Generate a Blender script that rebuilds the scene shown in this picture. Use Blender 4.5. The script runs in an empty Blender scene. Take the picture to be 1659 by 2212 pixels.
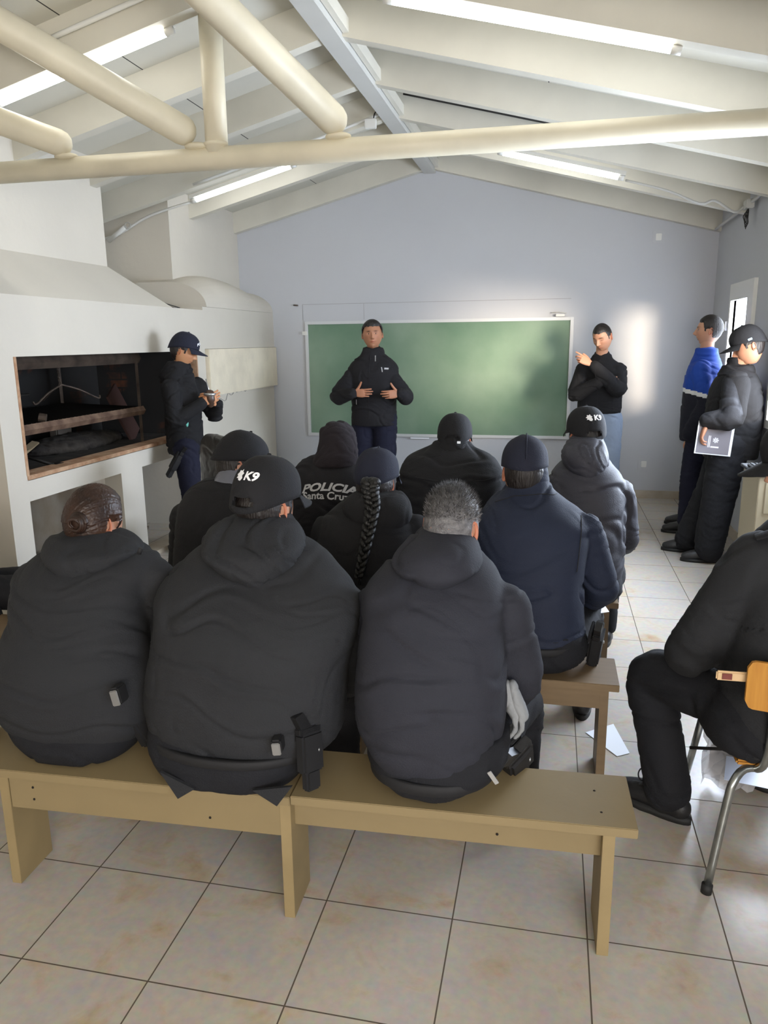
import bpy, bmesh, math, random
from mathutils import Vector, Matrix, Euler, noise
from mathutils.bvhtree import BVHTree
V = Vector
S = bpy.context.scene
COL = S.collection
R = math.radians
random.seed(7)

# ------------------------------------------------------------ camera
FPX, YAW, PITCH, ROLL, CH = 1639.26, .216334, .221511, -.0119719, 1.66473
cy_, sy_ = math.cos(YAW), math.sin(YAW)
FW = V((-sy_ * math.cos(PITCH), cy_ * math.cos(PITCH), -math.sin(PITCH)))
r0 = V((cy_, sy_, 0)); u0 = r0.cross(FW)
RT = r0 * math.cos(ROLL) + u0 * math.sin(ROLL)
UP = -r0 * math.sin(ROLL) + u0 * math.cos(ROLL)
CAM = V((0, 0, CH))
cd = bpy.data.cameras.new('camera'); cam = bpy.data.objects.new('camera', cd); COL.objects.link(cam)
M = Matrix((RT, UP, -FW)).transposed().to_4x4(); M.translation = CAM
cam.matrix_world = M
cd.sensor_fit = 'HORIZONTAL'; cd.sensor_width = 36; cd.lens = FPX * 36 / 1659; cd.clip_start = .05
S.camera = cam
# ------------------------------------------------------------ light and exposure
S.view_settings.view_transform = 'Standard'; S.view_settings.look = 'None'
S.view_settings.gamma = 1; S.view_settings.use_curve_mapping = False
S.view_settings.exposure = 1.0
w = bpy.data.worlds.new('sky'); S.world = w; w.use_nodes = True
w.node_tree.nodes['Background'].inputs[0].default_value = (.80, .88, 1, 1)
w.node_tree.nodes['Background'].inputs[1].default_value = 6.0
SUN_T, SUN_E = .60, R(2.0)
def light(name, kind, loc, aim, energy, col, **k):
    ld = bpy.data.lights.new(name, kind); o = bpy.data.objects.new(name, ld); COL.objects.link(o)
    o.location = loc; o.rotation_euler = V(aim).to_track_quat('-Z', 'Y').to_euler()
    ld.energy = energy; ld.color = col
    for a, b in k.items(): setattr(ld, a, b)
    return o
sd = V((-SUN_T, 1, 0)).normalized() * math.cos(SUN_E) + V((0, 0, -math.sin(SUN_E)))
light('sun', 'SUN', (3, 2, 3), sd, 3.1, (1, .84, .64), angle=R(12))
# area lamps for right-window daylight, plus an added warm fill at the rear wall
light('window_daylight', 'AREA', (1.5, -.4, 1.55), (-1, .35, -.1), 34, (.66, .80, 1), shape='RECTANGLE', size=2.0, size_y=1.2)
light('window_daylight', 'AREA', (1.5, 4.9, 1.6), (-1, -.35, -.22), 54, (.72, .83, 1), shape='RECTANGLE', size=1.8, size_y=.95)
light('rear_fill', 'AREA', (.3, -2.35, 1.7), (-.42, 1, .16), 100, (1, .87, .70), shape='RECTANGLE', size=3.0, size_y=1.3)
TUBE_E = 8.5

# ------------------------------------------------------------ pixel/point helpers
def ray(x, y): return FW + RT * ((x - 829.5) / FPX) - UP * ((y - 1106) / FPX)
def at(x, y, Y): d = ray(x, y); return CAM + d * (Y / d.y)
def atz(px, z, Y):
    a = (px - 829.5) / FPX
    p = FW + RT * a
    k = z - CH
    b = (p.z * Y - k * p.y) / (UP.z * Y - k * UP.y)
    d = p - UP * b
    return CAM + d * (Y / d.y)

# ------------------------------------------------------------ materials
MATS = {}
def srgb(c): return tuple(((v / 255) / 12.92 if v / 255 <= .04045 else ((v / 255 + .055) / 1.055) ** 2.4) for v in c)
def mat(name, col, rough=.6, metal=0, bump=0, bscale=40, var=0, vscale=3, emit=0, spec=.5, sss=0, tint=False, col2=None, stretch=None, alpha=1, trans=0):
    if name in MATS: return MATS[name]
    m = bpy.data.materials.new(name); m.use_nodes = True; MATS[name] = m
    nt = m.node_tree; b = nt.nodes['Principled BSDF']; L = nt.links.new; N = nt.nodes.new
    c = (*srgb(col), 1)
    b.inputs['Base Color'].default_value = c; b.inputs['Roughness'].default_value = rough
    b.inputs['Metallic'].default_value = metal; b.inputs['Specular IOR Level'].default_value = spec
    tc = N('ShaderNodeTexCoord').outputs['Object']
    if stretch:
        mp = N('ShaderNodeMapping'); mp.inputs['Scale'].default_value = stretch; L(tc, mp.inputs[0]); tc = mp.outputs[0]
    out = None
    if var or col2:
        n = N('ShaderNodeTexNoise'); n.inputs['Scale'].default_value = vscale; n.inputs['Detail'].default_value = 5; L(tc, n.inputs['Vector'])
        cr = N('ShaderNodeValToRGB'); cr.color_ramp.elements[0].position = .35; cr.color_ramp.elements[1].position = .68
        L(n.outputs['Fac'], cr.inputs[0])
        k = 1 - var
        cr.color_ramp.elements[0].color = c
        cr.color_ramp.elements[1].color = (*srgb(col2), 1) if col2 else (c[0] * k, c[1] * k, c[2] * k, 1)
        out = cr.outputs[0]
    if tint:
        at_ = N('ShaderNodeAttribute'); at_.attribute_name = 'tint'
        mx = N('ShaderNodeMix'); mx.data_type = 'RGBA'; mx.blend_type = 'MULTIPLY'; mx.inputs[0].default_value = 1
        if out: L(out, mx.inputs[6])
        else: mx.inputs[6].default_value = c
        L(at_.outputs['Color'], mx.inputs[7]); out = mx.outputs[2]
    if out: L(out, b.inputs['Base Color'])
    if bump:
        n = N('ShaderNodeTexNoise'); n.inputs['Scale'].default_value = bscale; n.inputs['Detail'].default_value = 4; L(tc, n.inputs['Vector'])
        bp = N('ShaderNodeBump'); bp.inputs['Strength'].default_value = bump; bp.inputs['Distance'].default_value = .01
        L(n.outputs['Fac'], bp.inputs['Height']); L(bp.outputs[0], b.inputs['Normal'])
    if sss:
        b.inputs['Subsurface Weight'].default_value = sss; b.inputs['Subsurface Radius'].default_value = (1, .25, .1); b.inputs['Subsurface Scale'].default_value = .012
    if emit:
        b.inputs['Emission Color'].default_value = c; b.inputs['Emission Strength'].default_value = emit
    if alpha < 1: b.inputs['Alpha'].default_value = alpha
    if trans: b.inputs['Transmission Weight'].default_value = trans
    return m

def floor_mat():
    m = bpy.data.materials.new('floor tile'); m.use_nodes = True; nt = m.node_tree; b = nt.nodes['Principled BSDF']; L = nt.links.new; N = nt.nodes.new
    tc = N('ShaderNodeTexCoord').outputs['Object']
    sp = N('ShaderNodeSeparateXYZ'); L(tc, sp.inputs[0])
    T = .385
    def mth(op, a, bb=None, c=None):
        n = N('ShaderNodeMath'); n.operation = op
        for i, v in enumerate((a, bb, c)):
            if v is None: continue
            if isinstance(v, (int, float)): n.inputs[i].default_value = v
            else: L(v, n.inputs[i])
        return n.outputs[0]
    ms = []; ids = []
    for o, ph in ((sp.outputs[0], .15593), (sp.outputs[1], .37378)):
        t = mth('DIVIDE', mth('SUBTRACT', o, ph), T)
        fr = mth('FRACT', t); ids.append(mth('FLOOR', t))
        ms.append(mth('ABSOLUTE', mth('SUBTRACT', fr, .5)))
    g = mth('MAXIMUM', ms[0], ms[1])
    grout = mth('GREATER_THAN', g, .4945)
    # marbled stain per tile
    cb = N('ShaderNodeCombineXYZ'); L(ids[0], cb.inputs[0]); L(ids[1], cb.inputs[1])
    wn = N('ShaderNodeTexWhiteNoise'); L(cb.outputs[0], wn.inputs['Vector'])
    va = N('ShaderNodeVectorMath'); va.operation = 'MULTIPLY_ADD'; L(wn.outputs['Color'], va.inputs[0]); va.inputs[1].default_value = (9, 9, 9); L(tc, va.inputs[2])
    n1 = N('ShaderNodeTexNoise'); n1.inputs['Scale'].default_value = 5.5; n1.inputs['Detail'].default_value = 7; n1.inputs['Roughness'].default_value = .6; n1.inputs['Distortion'].default_value = .5; L(va.outputs[0], n1.inputs['Vector'])
    cr = N('ShaderNodeValToRGB'); L(n1.outputs['Fac'], cr.inputs[0])
    e = cr.color_ramp.elements
    e[0].position = .33; e[0].color = (*srgb((172, 168, 164)), 1)
    e[1].position = .77; e[1].color = (*srgb((166, 136, 102)), 1)
    x = e.new(.55); x.color = (*srgb((182, 172, 158)), 1)
    x = e.new(.66); x.color = (*srgb((176, 158, 134)), 1)
    n2 = N('ShaderNodeTexNoise'); n2.inputs['Scale'].default_value = 40; n2.inputs['Detail'].default_value = 3; L(tc, n2.inputs['Vector'])
    mx = N('ShaderNodeMix'); mx.data_type = 'RGBA'; mx.blend_type = 'OVERLAY'; mx.inputs[0].default_value = .22; L(cr.outputs[0], mx.inputs[6]); L(n2.outputs['Color'], mx.inputs[7])
    m2 = N('ShaderNodeMix'); m2.data_type = 'RGBA'; L(grout, m2.inputs[0]); L(mx.outputs[2], m2.inputs[6]); m2.inputs[7].default_value = (*srgb((84, 74, 62)), 1)
    L(m2.outputs[2], b.inputs['Base Color'])
    L(mth('MULTIPLY_ADD', grout, .5, .30), b.inputs['Roughness'])
    bp = N('ShaderNodeBump'); bp.inputs['Strength'].default_value = .5; bp.inputs['Distance'].default_value = .002; bp.invert = True
    L(grout, bp.inputs['Height']); L(bp.outputs[0], b.inputs['Normal'])
    return m
def ceil_mat():
    m = mat('ceiling panel', (205, 202, 190), .75, var=.12, vscale=1.2, bump=.15, bscale=8)
    nt = m.node_tree; L = nt.links.new; N = nt.nodes.new; b = nt.nodes['Principled BSDF']
    src = b.inputs['Base Color'].links[0].from_socket
    tc = N('ShaderNodeTexCoord').outputs['Object']; sp = N('ShaderNodeSeparateXYZ'); L(tc, sp.inputs[0])
    prev = None
    for x0 in (-.085, -2.5, 1.12):
        a = N('ShaderNodeMath'); a.operation = 'COMPARE'; L(sp.outputs[0], a.inputs[0]); a.inputs[1].default_value = x0; a.inputs[2].default_value = .0035
        if prev:
            s = N('ShaderNodeMath'); s.operation = 'ADD'; L(prev, s.inputs[0]); L(a.outputs[0], s.inputs[1]); prev = s.outputs[0]
        else: prev = a.outputs[0]
    mx = N('ShaderNodeMix'); mx.data_type = 'RGBA'; L(prev, mx.inputs[0]); L(src, mx.inputs[6]); mx.inputs[7].default_value = (.03, .028, .025, 1)
    L(mx.outputs[2], b.inputs['Base Color'])
    return m
def brick_mat(name, c1, c2, mortar, scale=1, soot=0):
    m = bpy.data.materials.new(name); m.use_nodes = True; nt = m.node_tree; b = nt.nodes['Principled BSDF']; L = nt.links.new; N = nt.nodes.new
    tc = N('ShaderNodeTexCoord').outputs['Object']; sp = N('ShaderNodeSeparateXYZ'); L(tc, sp.inputs[0])
    ad = N('ShaderNodeMath'); L(sp.outputs[0], ad.inputs[0]); L(sp.outputs[1], ad.inputs[1])
    cb = N('ShaderNodeCombineXYZ'); L(ad.outputs[0], cb.inputs[0]); L(sp.outputs[2], cb.inputs[1])
    br = N('ShaderNodeTexBrick'); L(cb.outputs[0], br.inputs[0]); br.inputs['Scale'].default_value = scale
    br.inputs['Brick Width'].default_value = .24; br.inputs['Row Height'].default_value = .075; br.inputs['Mortar Size'].default_value = .008
    br.inputs['Color1'].default_value = (*srgb(c1), 1); br.inputs['Color2'].default_value = (*srgb(c2), 1); br.inputs['Mortar'].default_value = (*srgb(mortar), 1)
    out = br.outputs[0]
    if soot:
        n = N('ShaderNodeTexNoise'); n.inputs['Scale'].default_value = 2.2; n.inputs['Detail'].default_value = 6; L(tc, n.inputs['Vector'])
        cr = N('ShaderNodeValToRGB'); cr.color_ramp.elements[0].position = .58; cr.color_ramp.elements[1].position = .72; L(n.outputs['Fac'], cr.inputs[0])
        mx = N('ShaderNodeMix'); mx.data_type = 'RGBA'; L(cr.outputs[0], mx.inputs[0]); mx.inputs[6].default_value = (.012, .011, .010, 1); L(out, mx.inputs[7]); out = mx.outputs[2]
    L(out, b.inputs['Base Color']); b.inputs['Roughness'].default_value = .9
    MATS[name] = m; return m
def glass_mat():
    if 'window glass' in MATS: return MATS['window glass']
    m = bpy.data.materials.new('window glass'); m.use_nodes = True; nt = m.node_tree; MATS['window glass'] = m
    nt.nodes.remove(nt.nodes['Principled BSDF']); tr = nt.nodes.new('ShaderNodeBsdfTransparent'); gl = nt.nodes.new('ShaderNodeBsdfGlossy'); mx = nt.nodes.new('ShaderNodeMixShader')
    gl.inputs['Roughness'].default_value = .02; mx.inputs[0].default_value = .02
    nt.links.new(tr.outputs[0], mx.inputs[1]); nt.links.new(gl.outputs[0], mx.inputs[2]); nt.links.new(mx.outputs[0], nt.nodes['Material Output'].inputs[0])
    return m
def board_mat():
    m = mat('chalkboard green', (96, 126, 104), .5, var=.0, col2=(126, 148, 128), vscale=1.3, bump=.05, bscale=60)
    return m

M_BACK = mat('blue grey wall paint', (190, 192, 197), .8, var=.05, vscale=.8, bump=.12, bscale=25)
M_WHITE = mat('white plaster', (208, 202, 190), .85, var=.07, vscale=1.1, bump=.25, bscale=14)
M_BEAM = mat('white painted beam', (216, 212, 199), .6, var=.14, vscale=1.6, bump=.3, bscale=6)
M_PIPE = mat('cream pipe paint', (228, 219, 194), .45, var=.16, vscale=3, bump=.12, bscale=9)
M_RIDGE = mat('grey ridge paint', (196, 196, 192), .5, var=.05)
M_CEIL = ceil_mat()
M_FLOOR = floor_mat()
M_TILE = mat('beige tile', (186, 176, 160), .4, col2=(172, 156, 134), vscale=7)
M_SOOT = brick_mat('sooty brick', (120, 66, 34), (88, 50, 30), (40, 34, 30), soot=1)
M_BRICK = brick_mat('orange brick', (150, 100, 62), (130, 82, 52), (110, 96, 80))
M_BRICKE = mat('brick edge', (188, 156, 126), .9, col2=(158, 116, 86), vscale=14, bump=.5, bscale=40)
M_ASH = mat('ash', (62, 56, 50), .95, col2=(34, 30, 28), vscale=9, bump=.6, bscale=30)
M_STEEL = mat('sooty steel', (92, 80, 70), .6, .5, col2=(58, 48, 42), vscale=9)
M_IRON = mat('black iron', (30, 27, 25), .6, .6)
M_CHROME = mat('worn chrome', (170, 174, 172), .28, .9, var=.3, vscale=20)
M_SILVER = mat('silver metal', (190, 192, 194), .3, .9)
M_BENCH = mat('bench wood paint', (136, 119, 86), .5, var=.08, vscale=5, bump=.06, bscale=30)
M_BENCHD = mat('bench edge', (148, 129, 92), .55, var=.14, vscale=9)
M_BENCH2 = mat('brown bench wood', (118, 98, 72), .5, var=.12, vscale=5, stretch=(1, 8, 8))
M_PLY = mat('honey plywood', (190, 134, 52), .4, col2=(172, 116, 40), vscale=6, stretch=(12, 12, 1))
M_PALEPLY = mat('pale plywood', (208, 176, 134), .5)
M_RUBBER = mat('black rubber', (28, 28, 28), .7)
M_PAPER = mat('white paper', (232, 236, 242), .7)
M_TUBE = mat('lit tube', (255, 255, 252), .4, emit=TUBE_E)
M_PLASTIC = mat('white plastic', (222, 222, 218), .4)
M_DARK = mat('dark cable', (40, 38, 36), .6)
M_HOLE = mat('screw hole', (22, 16, 10), .9)

# ------------------------------------------------------------ object helpers
def link(name, me, parent=None, m=None, smooth=False):
    o = bpy.data.objects.new(name, me); COL.objects.link(o)
    if parent: o.parent = parent
    if m is not None:
        me.materials.clear(); me.materials.append(m)
    if smooth and len(me.polygons): me.polygons.foreach_set('use_smooth', [True] * len(me.polygons))
    return o
def obj(name, bm, m, parent=None, smooth=False):
    bmesh.ops.recalc_face_normals(bm, faces=bm.faces)
    me = bpy.data.meshes.new(name); bm.to_mesh(me); bm.free()
    return link(name, me, parent, m, smooth)
def tag(o, label, cat, group=None, kind=None):
    o['label'] = label; o['category'] = cat
    if group: o['group'] = group
    if kind: o['kind'] = kind
    return o
def struct(name, bm, m, smooth=False, parent=None):
    o = obj(name, bm, m, parent, smooth); o['kind'] = 'structure'; return o
def empty(name, loc=(0, 0, 0), rz=0):
    o = bpy.data.objects.new(name, None); COL.objects.link(o); o.empty_display_size = .1
    o.location = loc; o.rotation_euler = (0, 0, rz); return o
def thing(name, label, cat, loc=(0, 0, 0), rz=0, group=None): return tag(empty(name, loc, rz), label, cat, group)
def setw(parent, *children):
    # children built in world coordinates keep their place under a placed parent
    bpy.context.view_layer.update()
    inv = parent.matrix_world.inverted()
    for c in children: c.parent = parent; c.matrix_parent_inverse = inv
def box(bm, x0, x1, y0, y1, z0, z1, bev=0):
    r = bmesh.ops.create_cube(bm, size=1)['verts']
    for v in r: v.co = V(((x0 + x1) / 2 + v.co.x * (x1 - x0), (y0 + y1) / 2 + v.co.y * (y1 - y0), (z0 + z1) / 2 + v.co.z * (z1 - z0)))
    if bev:
        es = list({e for v in r for e in v.link_edges})
        bmesh.ops.bevel(bm, geom=es, offset=bev, segments=2, affect='EDGES')
    return r
def boxo(name, x0, x1, y0, y1, z0, z1, m, parent=None, bev=0):
    bm = bmesh.new(); box(bm, x0, x1, y0, y1, z0, z1, bev); return obj(name, bm, m, parent)
def prism(bm, pts, ext):
    vs = [bm.verts.new(V(p)) for p in pts]; f = bm.faces.new(vs)
    r = bmesh.ops.extrude_face_region(bm, geom=[f])
    for g in r['geom']:
        if isinstance(g, bmesh.types.BMVert): g.co += V(ext)
def catmull(P, sub):
    if sub <= 1 or len(P) < 3: return [list(p) for p in P]
    out = []
    n = len(P)
    for i in range(n - 1):
        a, b, c, d = P[max(i - 1, 0)], P[i], P[i + 1], P[min(i + 2, n - 1)]
        for k in range(sub):
            t = k / sub; t2 = t * t; t3 = t2 * t
            out.append([.5 * (2 * b[j] + (c[j] - a[j]) * t + (2 * a[j] - 5 * b[j] + 4 * c[j] - d[j]) * t2 + (3 * b[j] - a[j] - 3 * c[j] + d[j]) * t3) for j in range(len(b))])
    out.append(list(P[-1])); return out
def tube(bm, path, rad, ref=None, n=16, sub=4, rnd=True):
    """closed tapered tube; rad entries: r or (r_side, r_other); ref = direction of the first radius"""
    D = []
    for p, r in zip(path, rad):
        if isinstance(r, (int, float)): r = (r, r)
        D.append([*p, *r])
    D = catmull(D, sub)
    pts = [V(d[:3]) for d in D]; rr = [(max(d[3], .0008), max(d[4], .0008)) for d in D]
    ref = V(ref) if ref is not None else V((0.13, 0.21, 1)) if abs((pts[-1] - pts[0]).normalized().z) < .8 else V((1, .1, 0))
    rings = []; a = ref.copy()
    for i, p in enumerate(pts):
        t = (pts[min(i + 1, len(pts) - 1)] - pts[max(i - 1, 0)])
        if t.length < 1e-7: t = V((0, 0, 1))
        t.normalize(); a = (a - t * a.dot(t))
        if a.length < 1e-4: a = t.orthogonal()
        a.normalize(); b = t.cross(a)
        rings.append((p, a.copy(), b, t, rr[i]))
    if rnd:
        def cap(rg, sgn):
            p, a, b, t, r = rg; o = []
            for k in (1, 2, 3):
                th = k * math.pi / 7; m_ = min(r)
                o.append((p + t * sgn * m_ * math.sin(th), a, b, t, (r[0] * math.cos(th), r[1] * math.cos(th))))
            return o
        rings = cap(rings[0], -1)[::-1] + rings + cap(rings[-1], 1)
    vr = []
    for p, a, b, t, r in rings:
        vr.append([bm.verts.new(p + a * (math.cos(2 * math.pi * j / n) * r[0]) + b * (math.sin(2 * math.pi * j / n) * r[1])) for j in range(n)])
    for i in range(len(vr) - 1):
        for j in range(n): bm.faces.new((vr[i][j], vr[i][(j + 1) % n], vr[i + 1][(j + 1) % n], vr[i + 1][j]))
    bm.faces.new(vr[0][::-1]); bm.faces.new(vr[-1])
def rings_loft(bm, rings, n=28, ex=2.3, sub=3):
    """rings: (center, half-vector a, half-vector b) lofted into a closed body"""
    D = catmull([[*c, *a, *b] for c, a, b in rings], sub)
    vr = []
    for d in D:
        c, a, b = V(d[:3]), V(d[3:6]), V(d[6:9]); row = []
        for j in range(n):
            th = 2 * math.pi * j / n; co, si = math.cos(th), math.sin(th)
            row.append(bm.verts.new(c + a * (abs(co) ** (2 / ex) * (1 if co > 0 else -1)) + b * (abs(si) ** (2 / ex) * (1 if si > 0 else -1))))
        vr.append(row)
    for i in range(len(vr) - 1):
        for j in range(n): bm.faces.new((vr[i][j], vr[i][(j + 1) % n], vr[i + 1][(j + 1) % n], vr[i + 1][j]))
    bm.faces.new(vr[0][::-1]); bm.faces.new(vr[-1])
def blob(bm, c, r, rot=None, seg=20):
    m_ = Matrix.Translation(V(c)) @ (rot.to_4x4() if rot else Matrix()) @ Matrix.Diagonal((*r, 1))
    bmesh.ops.create_uvsphere(bm, u_segments=seg, v_segments=seg * 2 // 3, radius=1, matrix=m_)
def remesh(bm, vox, smooth=4):
    bmesh.ops.recalc_face_normals(bm, faces=bm.faces)
    me = bpy.data.meshes.new('t'); bm.to_mesh(me); bm.free()
    o = bpy.data.objects.new('t', me); COL.objects.link(o)
    md = o.modifiers.new('r', 'REMESH'); md.mode = 'VOXEL'; md.voxel_size = vox
    if smooth:
        sm = o.modifiers.new('s', 'SMOOTH'); sm.factor = .5; sm.iterations = smooth
    dg = bpy.context.evaluated_depsgraph_get(); dg.update()
    me2 = bpy.data.meshes.new_from_object(o.evaluated_get(dg)); bpy.data.objects.remove(o); bpy.data.meshes.remove(me)
    return me2
def wrinkle(me, amp, fine=None, sc=(3.0, 3.0, 8), seed=0, lim=None):
    """soft folds: rounded ridges beside narrow valleys that come and go over the cloth"""
    s = V((seed * 7.3, seed * 3.1, seed * 1.7)); fine = amp * .45 if fine is None else fine
    N_ = [v.normal.copy() for v in me.vertices]
    for v, nn in zip(me.vertices, N_):
        p = v.co
        wv = noise.noise(p * 4 + s) * .5
        q = V((p.x * sc[0] + p.z * 1.6 + wv, p.y * sc[1] + wv, p.z * sc[2] + p.x * 1.2 + wv * 2)) + s
        a = noise.noise(q); b = noise.noise(q * 2.1 + V((3, 1, 2)))
        mk = max(0, min(1, noise.noise(p * 3.1 + s * 2) * 1.8 + .55))
        fold = -1.7 * math.exp(-(a / .07) ** 2) + .9 * math.exp(-((a - .17) / .12) ** 2) + .3
        fo2 = -1.3 * math.exp(-(b / .09) ** 2) + .6 * math.exp(-((b - .2) / .14) ** 2)
        k = 1 if lim is None else lim(p)
        v.co = p + nn * ((fold * amp * mk + fo2 * fine * (1.3 - mk)) * k)
def cloth(name, bm, m, parent, vox=.012, smooth=4, amp=.004, fine=None, seed=0, sc=(3.2, 3.2, 9), lim=None):
    me = remesh(bm, vox, smooth)
    if amp: wrinkle(me, amp, fine, sc, seed, lim)
    me.name = name
    return link(name, me, parent, m, True)
def bvh(o): me = o.data; return BVHTree.FromPolygons([o.matrix_basis @ v.co for v in me.vertices], [tuple(p.vertices) for p in me.polygons])
def text_bm(body, size, shear=0, bold=0):
    cu = bpy.data.curves.new('t', 'FONT'); cu.body = body; cu.size = size; cu.shear = shear; cu.offset = bold; cu.align_x = 'CENTER'; cu.align_y = 'CENTER'; cu.resolution_u = 3
    o = bpy.data.objects.new('t', cu); COL.objects.link(o)
    dg = bpy.context.evaluated_depsgraph_get(); dg.update()
    me = bpy.data.meshes.new_from_object(o.evaluated_get(dg)); bpy.data.objects.remove(o)
    bm = bmesh.new(); bm.from_mesh(me); bpy.data.meshes.remove(me); return bm
def cut(bm, step):
    xs = [v.co.x for v in bm.verts]; ys = [v.co.y for v in bm.verts]
    for ax, a in ((0, xs), (1, ys)):
        k = min(a) + step
        while k < max(a):
            no = V((1, 0, 0)) if ax == 0 else V((0, 1, 0))
            bmesh.ops.bisect_plane(bm, geom=bm.verts[:] + bm.edges[:] + bm.faces[:], plane_co=no * k, plane_no=no); k += step
    bmesh.ops.triangulate(bm, faces=bm.faces)
def project(name, bm, tree, org, right, up, m, parent, off=.0015, arch=0, step=.01):
    """lay a flat design on a curved surface: cast each vertex along the view normal of the design"""
    if step: cut(bm, step)
    right = V(right).normalized(); up = V(up).normalized(); nrm = right.cross(up)
    for v in list(bm.verts):
        x, y = v.co.x, v.co.y + arch * v.co.x * v.co.x
        p = V(org) + right * x + up * y + nrm * .4
        h = tree.ray_cast(p, -nrm)
        v.co = (h[0] + h[1] * off * (1 if h[1].dot(nrm) > 0 else -1)) if h[0] is not None else V(org) + right * x + up * y
    me = bpy.data.meshes.new(name); bm.to_mesh(me); bm.free()
    return link(name, me, parent, m)
def seam(name, tree, pts, nrm, m, parent, r=.0025, off=.001):
    """a stitched seam: a thin raised cord that follows the cloth"""
    P = []
    for a, b in zip(pts[:-1], pts[1:]):
        for k in range(8):
            q = V(a).lerp(V(b), k / 8); h = tree.ray_cast(q + V(nrm) * .5, -V(nrm))
            if h[0] is not None: P.append(h[0] + h[1] * off)
    if len(P) < 3: return
    bm = bmesh.new(); tube(bm, P, [r] * len(P), n=6, sub=1, rnd=False); return obj(name, bm, m, parent, True)

# ============================================================ ROOM
YB, XR, XL, YN = 8.33, 1.55, -4.13, -2.5
XF = -3.08                      # front face of the barbecue masonry
RX, RZ, SL = -1.30, 3.40, .255
def roofz(x, z0=RZ): return z0 - SL * abs(x - RX)
bm = bmesh.new(); box(bm, XL - .2, XR + .2, YN - .2, YB + .2, -.12, 0); struct('floor', bm, M_FLOOR)
def gable(y0, y1):
    bm = bmesh.new()
    prism(bm, [(XL - .2, y0, 0), (XR + .2, y0, 0), (XR + .2, y0, roofz(XR + .2, 3.62)), (RX, y0, 3.62), (XL - .2, y0, roofz(XL - .2, 3.62))], (0, y1 - y0, 0)); return bm
struct('wall_back', gable(YB, YB + .18), M_BACK)
struct('wall_rear', gable(YN - .18, YN), M_WHITE)
bm = bmesh.new(); box(bm, XL - .18, XL, YN, YB, 0, 3.0); struct('wall_left', bm, M_WHITE)
WIN = [(6.83, 7.43, 1.02, 1.975), (3.9, 5.93, 1.08, 2.1)]
bm = bmesh.new(); ys = [YN, 3.9, 5.93, 6.83, 7.43, YB]
for a, b in zip(ys[:-1], ys[1:]):
    wn = [q for q in WIN if abs(q[0] - a) < .01]
    if wn: box(bm, XR, XR + .03, a, b, 0, wn[0][2]); box(bm, XR, XR + .03, a, b, wn[0][3], 3.0)
    else: box(bm, XR, XR + .03, a, b, 0, 3.0)
struct('wall_right', bm, M_BACK)
bm = bmesh.new()
prism(bm, [(RX, YN - .2, 3.60), (XR + .4, YN - .2, roofz(XR + .4, 3.60)), (XR + .4, YN - .2, roofz(XR + .4, 3.70)), (RX, YN - .2, 3.70)], (0, YB - YN + .4, 0))
prism(bm, [(RX, YN - .2, 3.60), (RX, YN - .2, 3.70), (XL - .4, YN - .2, roofz(XL - .4, 3.70)), (XL - .4, YN - .2, roofz(XL - .4, 3.60))], (0, YB - YN + .4, 0))
struct('ceiling', bm, M_CEIL)
# sloping rafters
k = 0
for y in (-2.3, -1.2, -.1, .8, 1.7, 2.2, 3.02, 3.86, 4.68, 5.53, 6.36, 7.17, 8.24):
    k += 1; bm = bmesh.new(); wd = .085; hh = 3.385
    for s, xe in ((1, XR + .1), (-1, XL - .1)):
        prism(bm, [(RX, y, hh), (xe, y, roofz(xe, hh)), (xe, y, roofz(xe, 3.61)), (RX, y, 3.61)], (0, wd, 0))
    struct('trim_%d' % k, bm, M_BEAM)
bm = bmesh.new(); box(bm, RX - .06, RX + .06, YN, YB - .01, 3.345, 3.402); struct('trim_20', bm, M_RIDGE)
bm = bmesh.new(); box(bm, RX + .065, RX + .10, YN, YB - .01, 3.385, 3.46); struct('trim_21', bm, M_BEAM)
# tiled baseboards
bm = bmesh.new(); box(bm, -2.9, XR, YB - .012, YB, 0, .085); struct('baseboard_back', bm, M_TILE)
bm = bmesh.new(); box(bm, XR - .012, XR, YN, YB - .012, 0, .085); struct('baseboard_right', bm, M_TILE)
# windows on the right wall
def window(n, y0, y1, z0, z1, fr, wide=0, top=0):
    bm = bmesh.new(); x0, x1 = XR - .03, XR + .018
    box(bm, x0, x1, y0 - wide - .04, y0, z0 - .06, z1 + top + .03); box(bm, x0, x1, y1, y1 + .05, z0 - .06, z1 + top + .03)
    box(bm, x0, x1, y0, y1, z0 - .06, z0); box(bm, x0, x1, y0, y1, z1, z1 + top + .03)
    f = struct('window_%d' % n, bm, fr)
    bm = bmesh.new()
    for a, b, c, d in ((y0, y1, z0, z0 + .014), (y0, y1, z1 - .014, z1), (y0, y0 + .014, z0 + .014, z1 - .014), (y1 - .014, y1, z0 + .014, z1 - .014)): box(bm, XR + .01, XR + .03, a, b, c, d)
    bm.free()
    bm = bmesh.new(); box(bm, XR + .018, XR + .022, y0 + .014, y1 - .014, z0 + .014, z1 - .014)
    g = glass_mat()
    obj('pane', bm, g, f)
    return f
window(1, *WIN[0], M_PLASTIC, .14, .11)
window(2, *WIN[1], M_PLASTIC)
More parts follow.
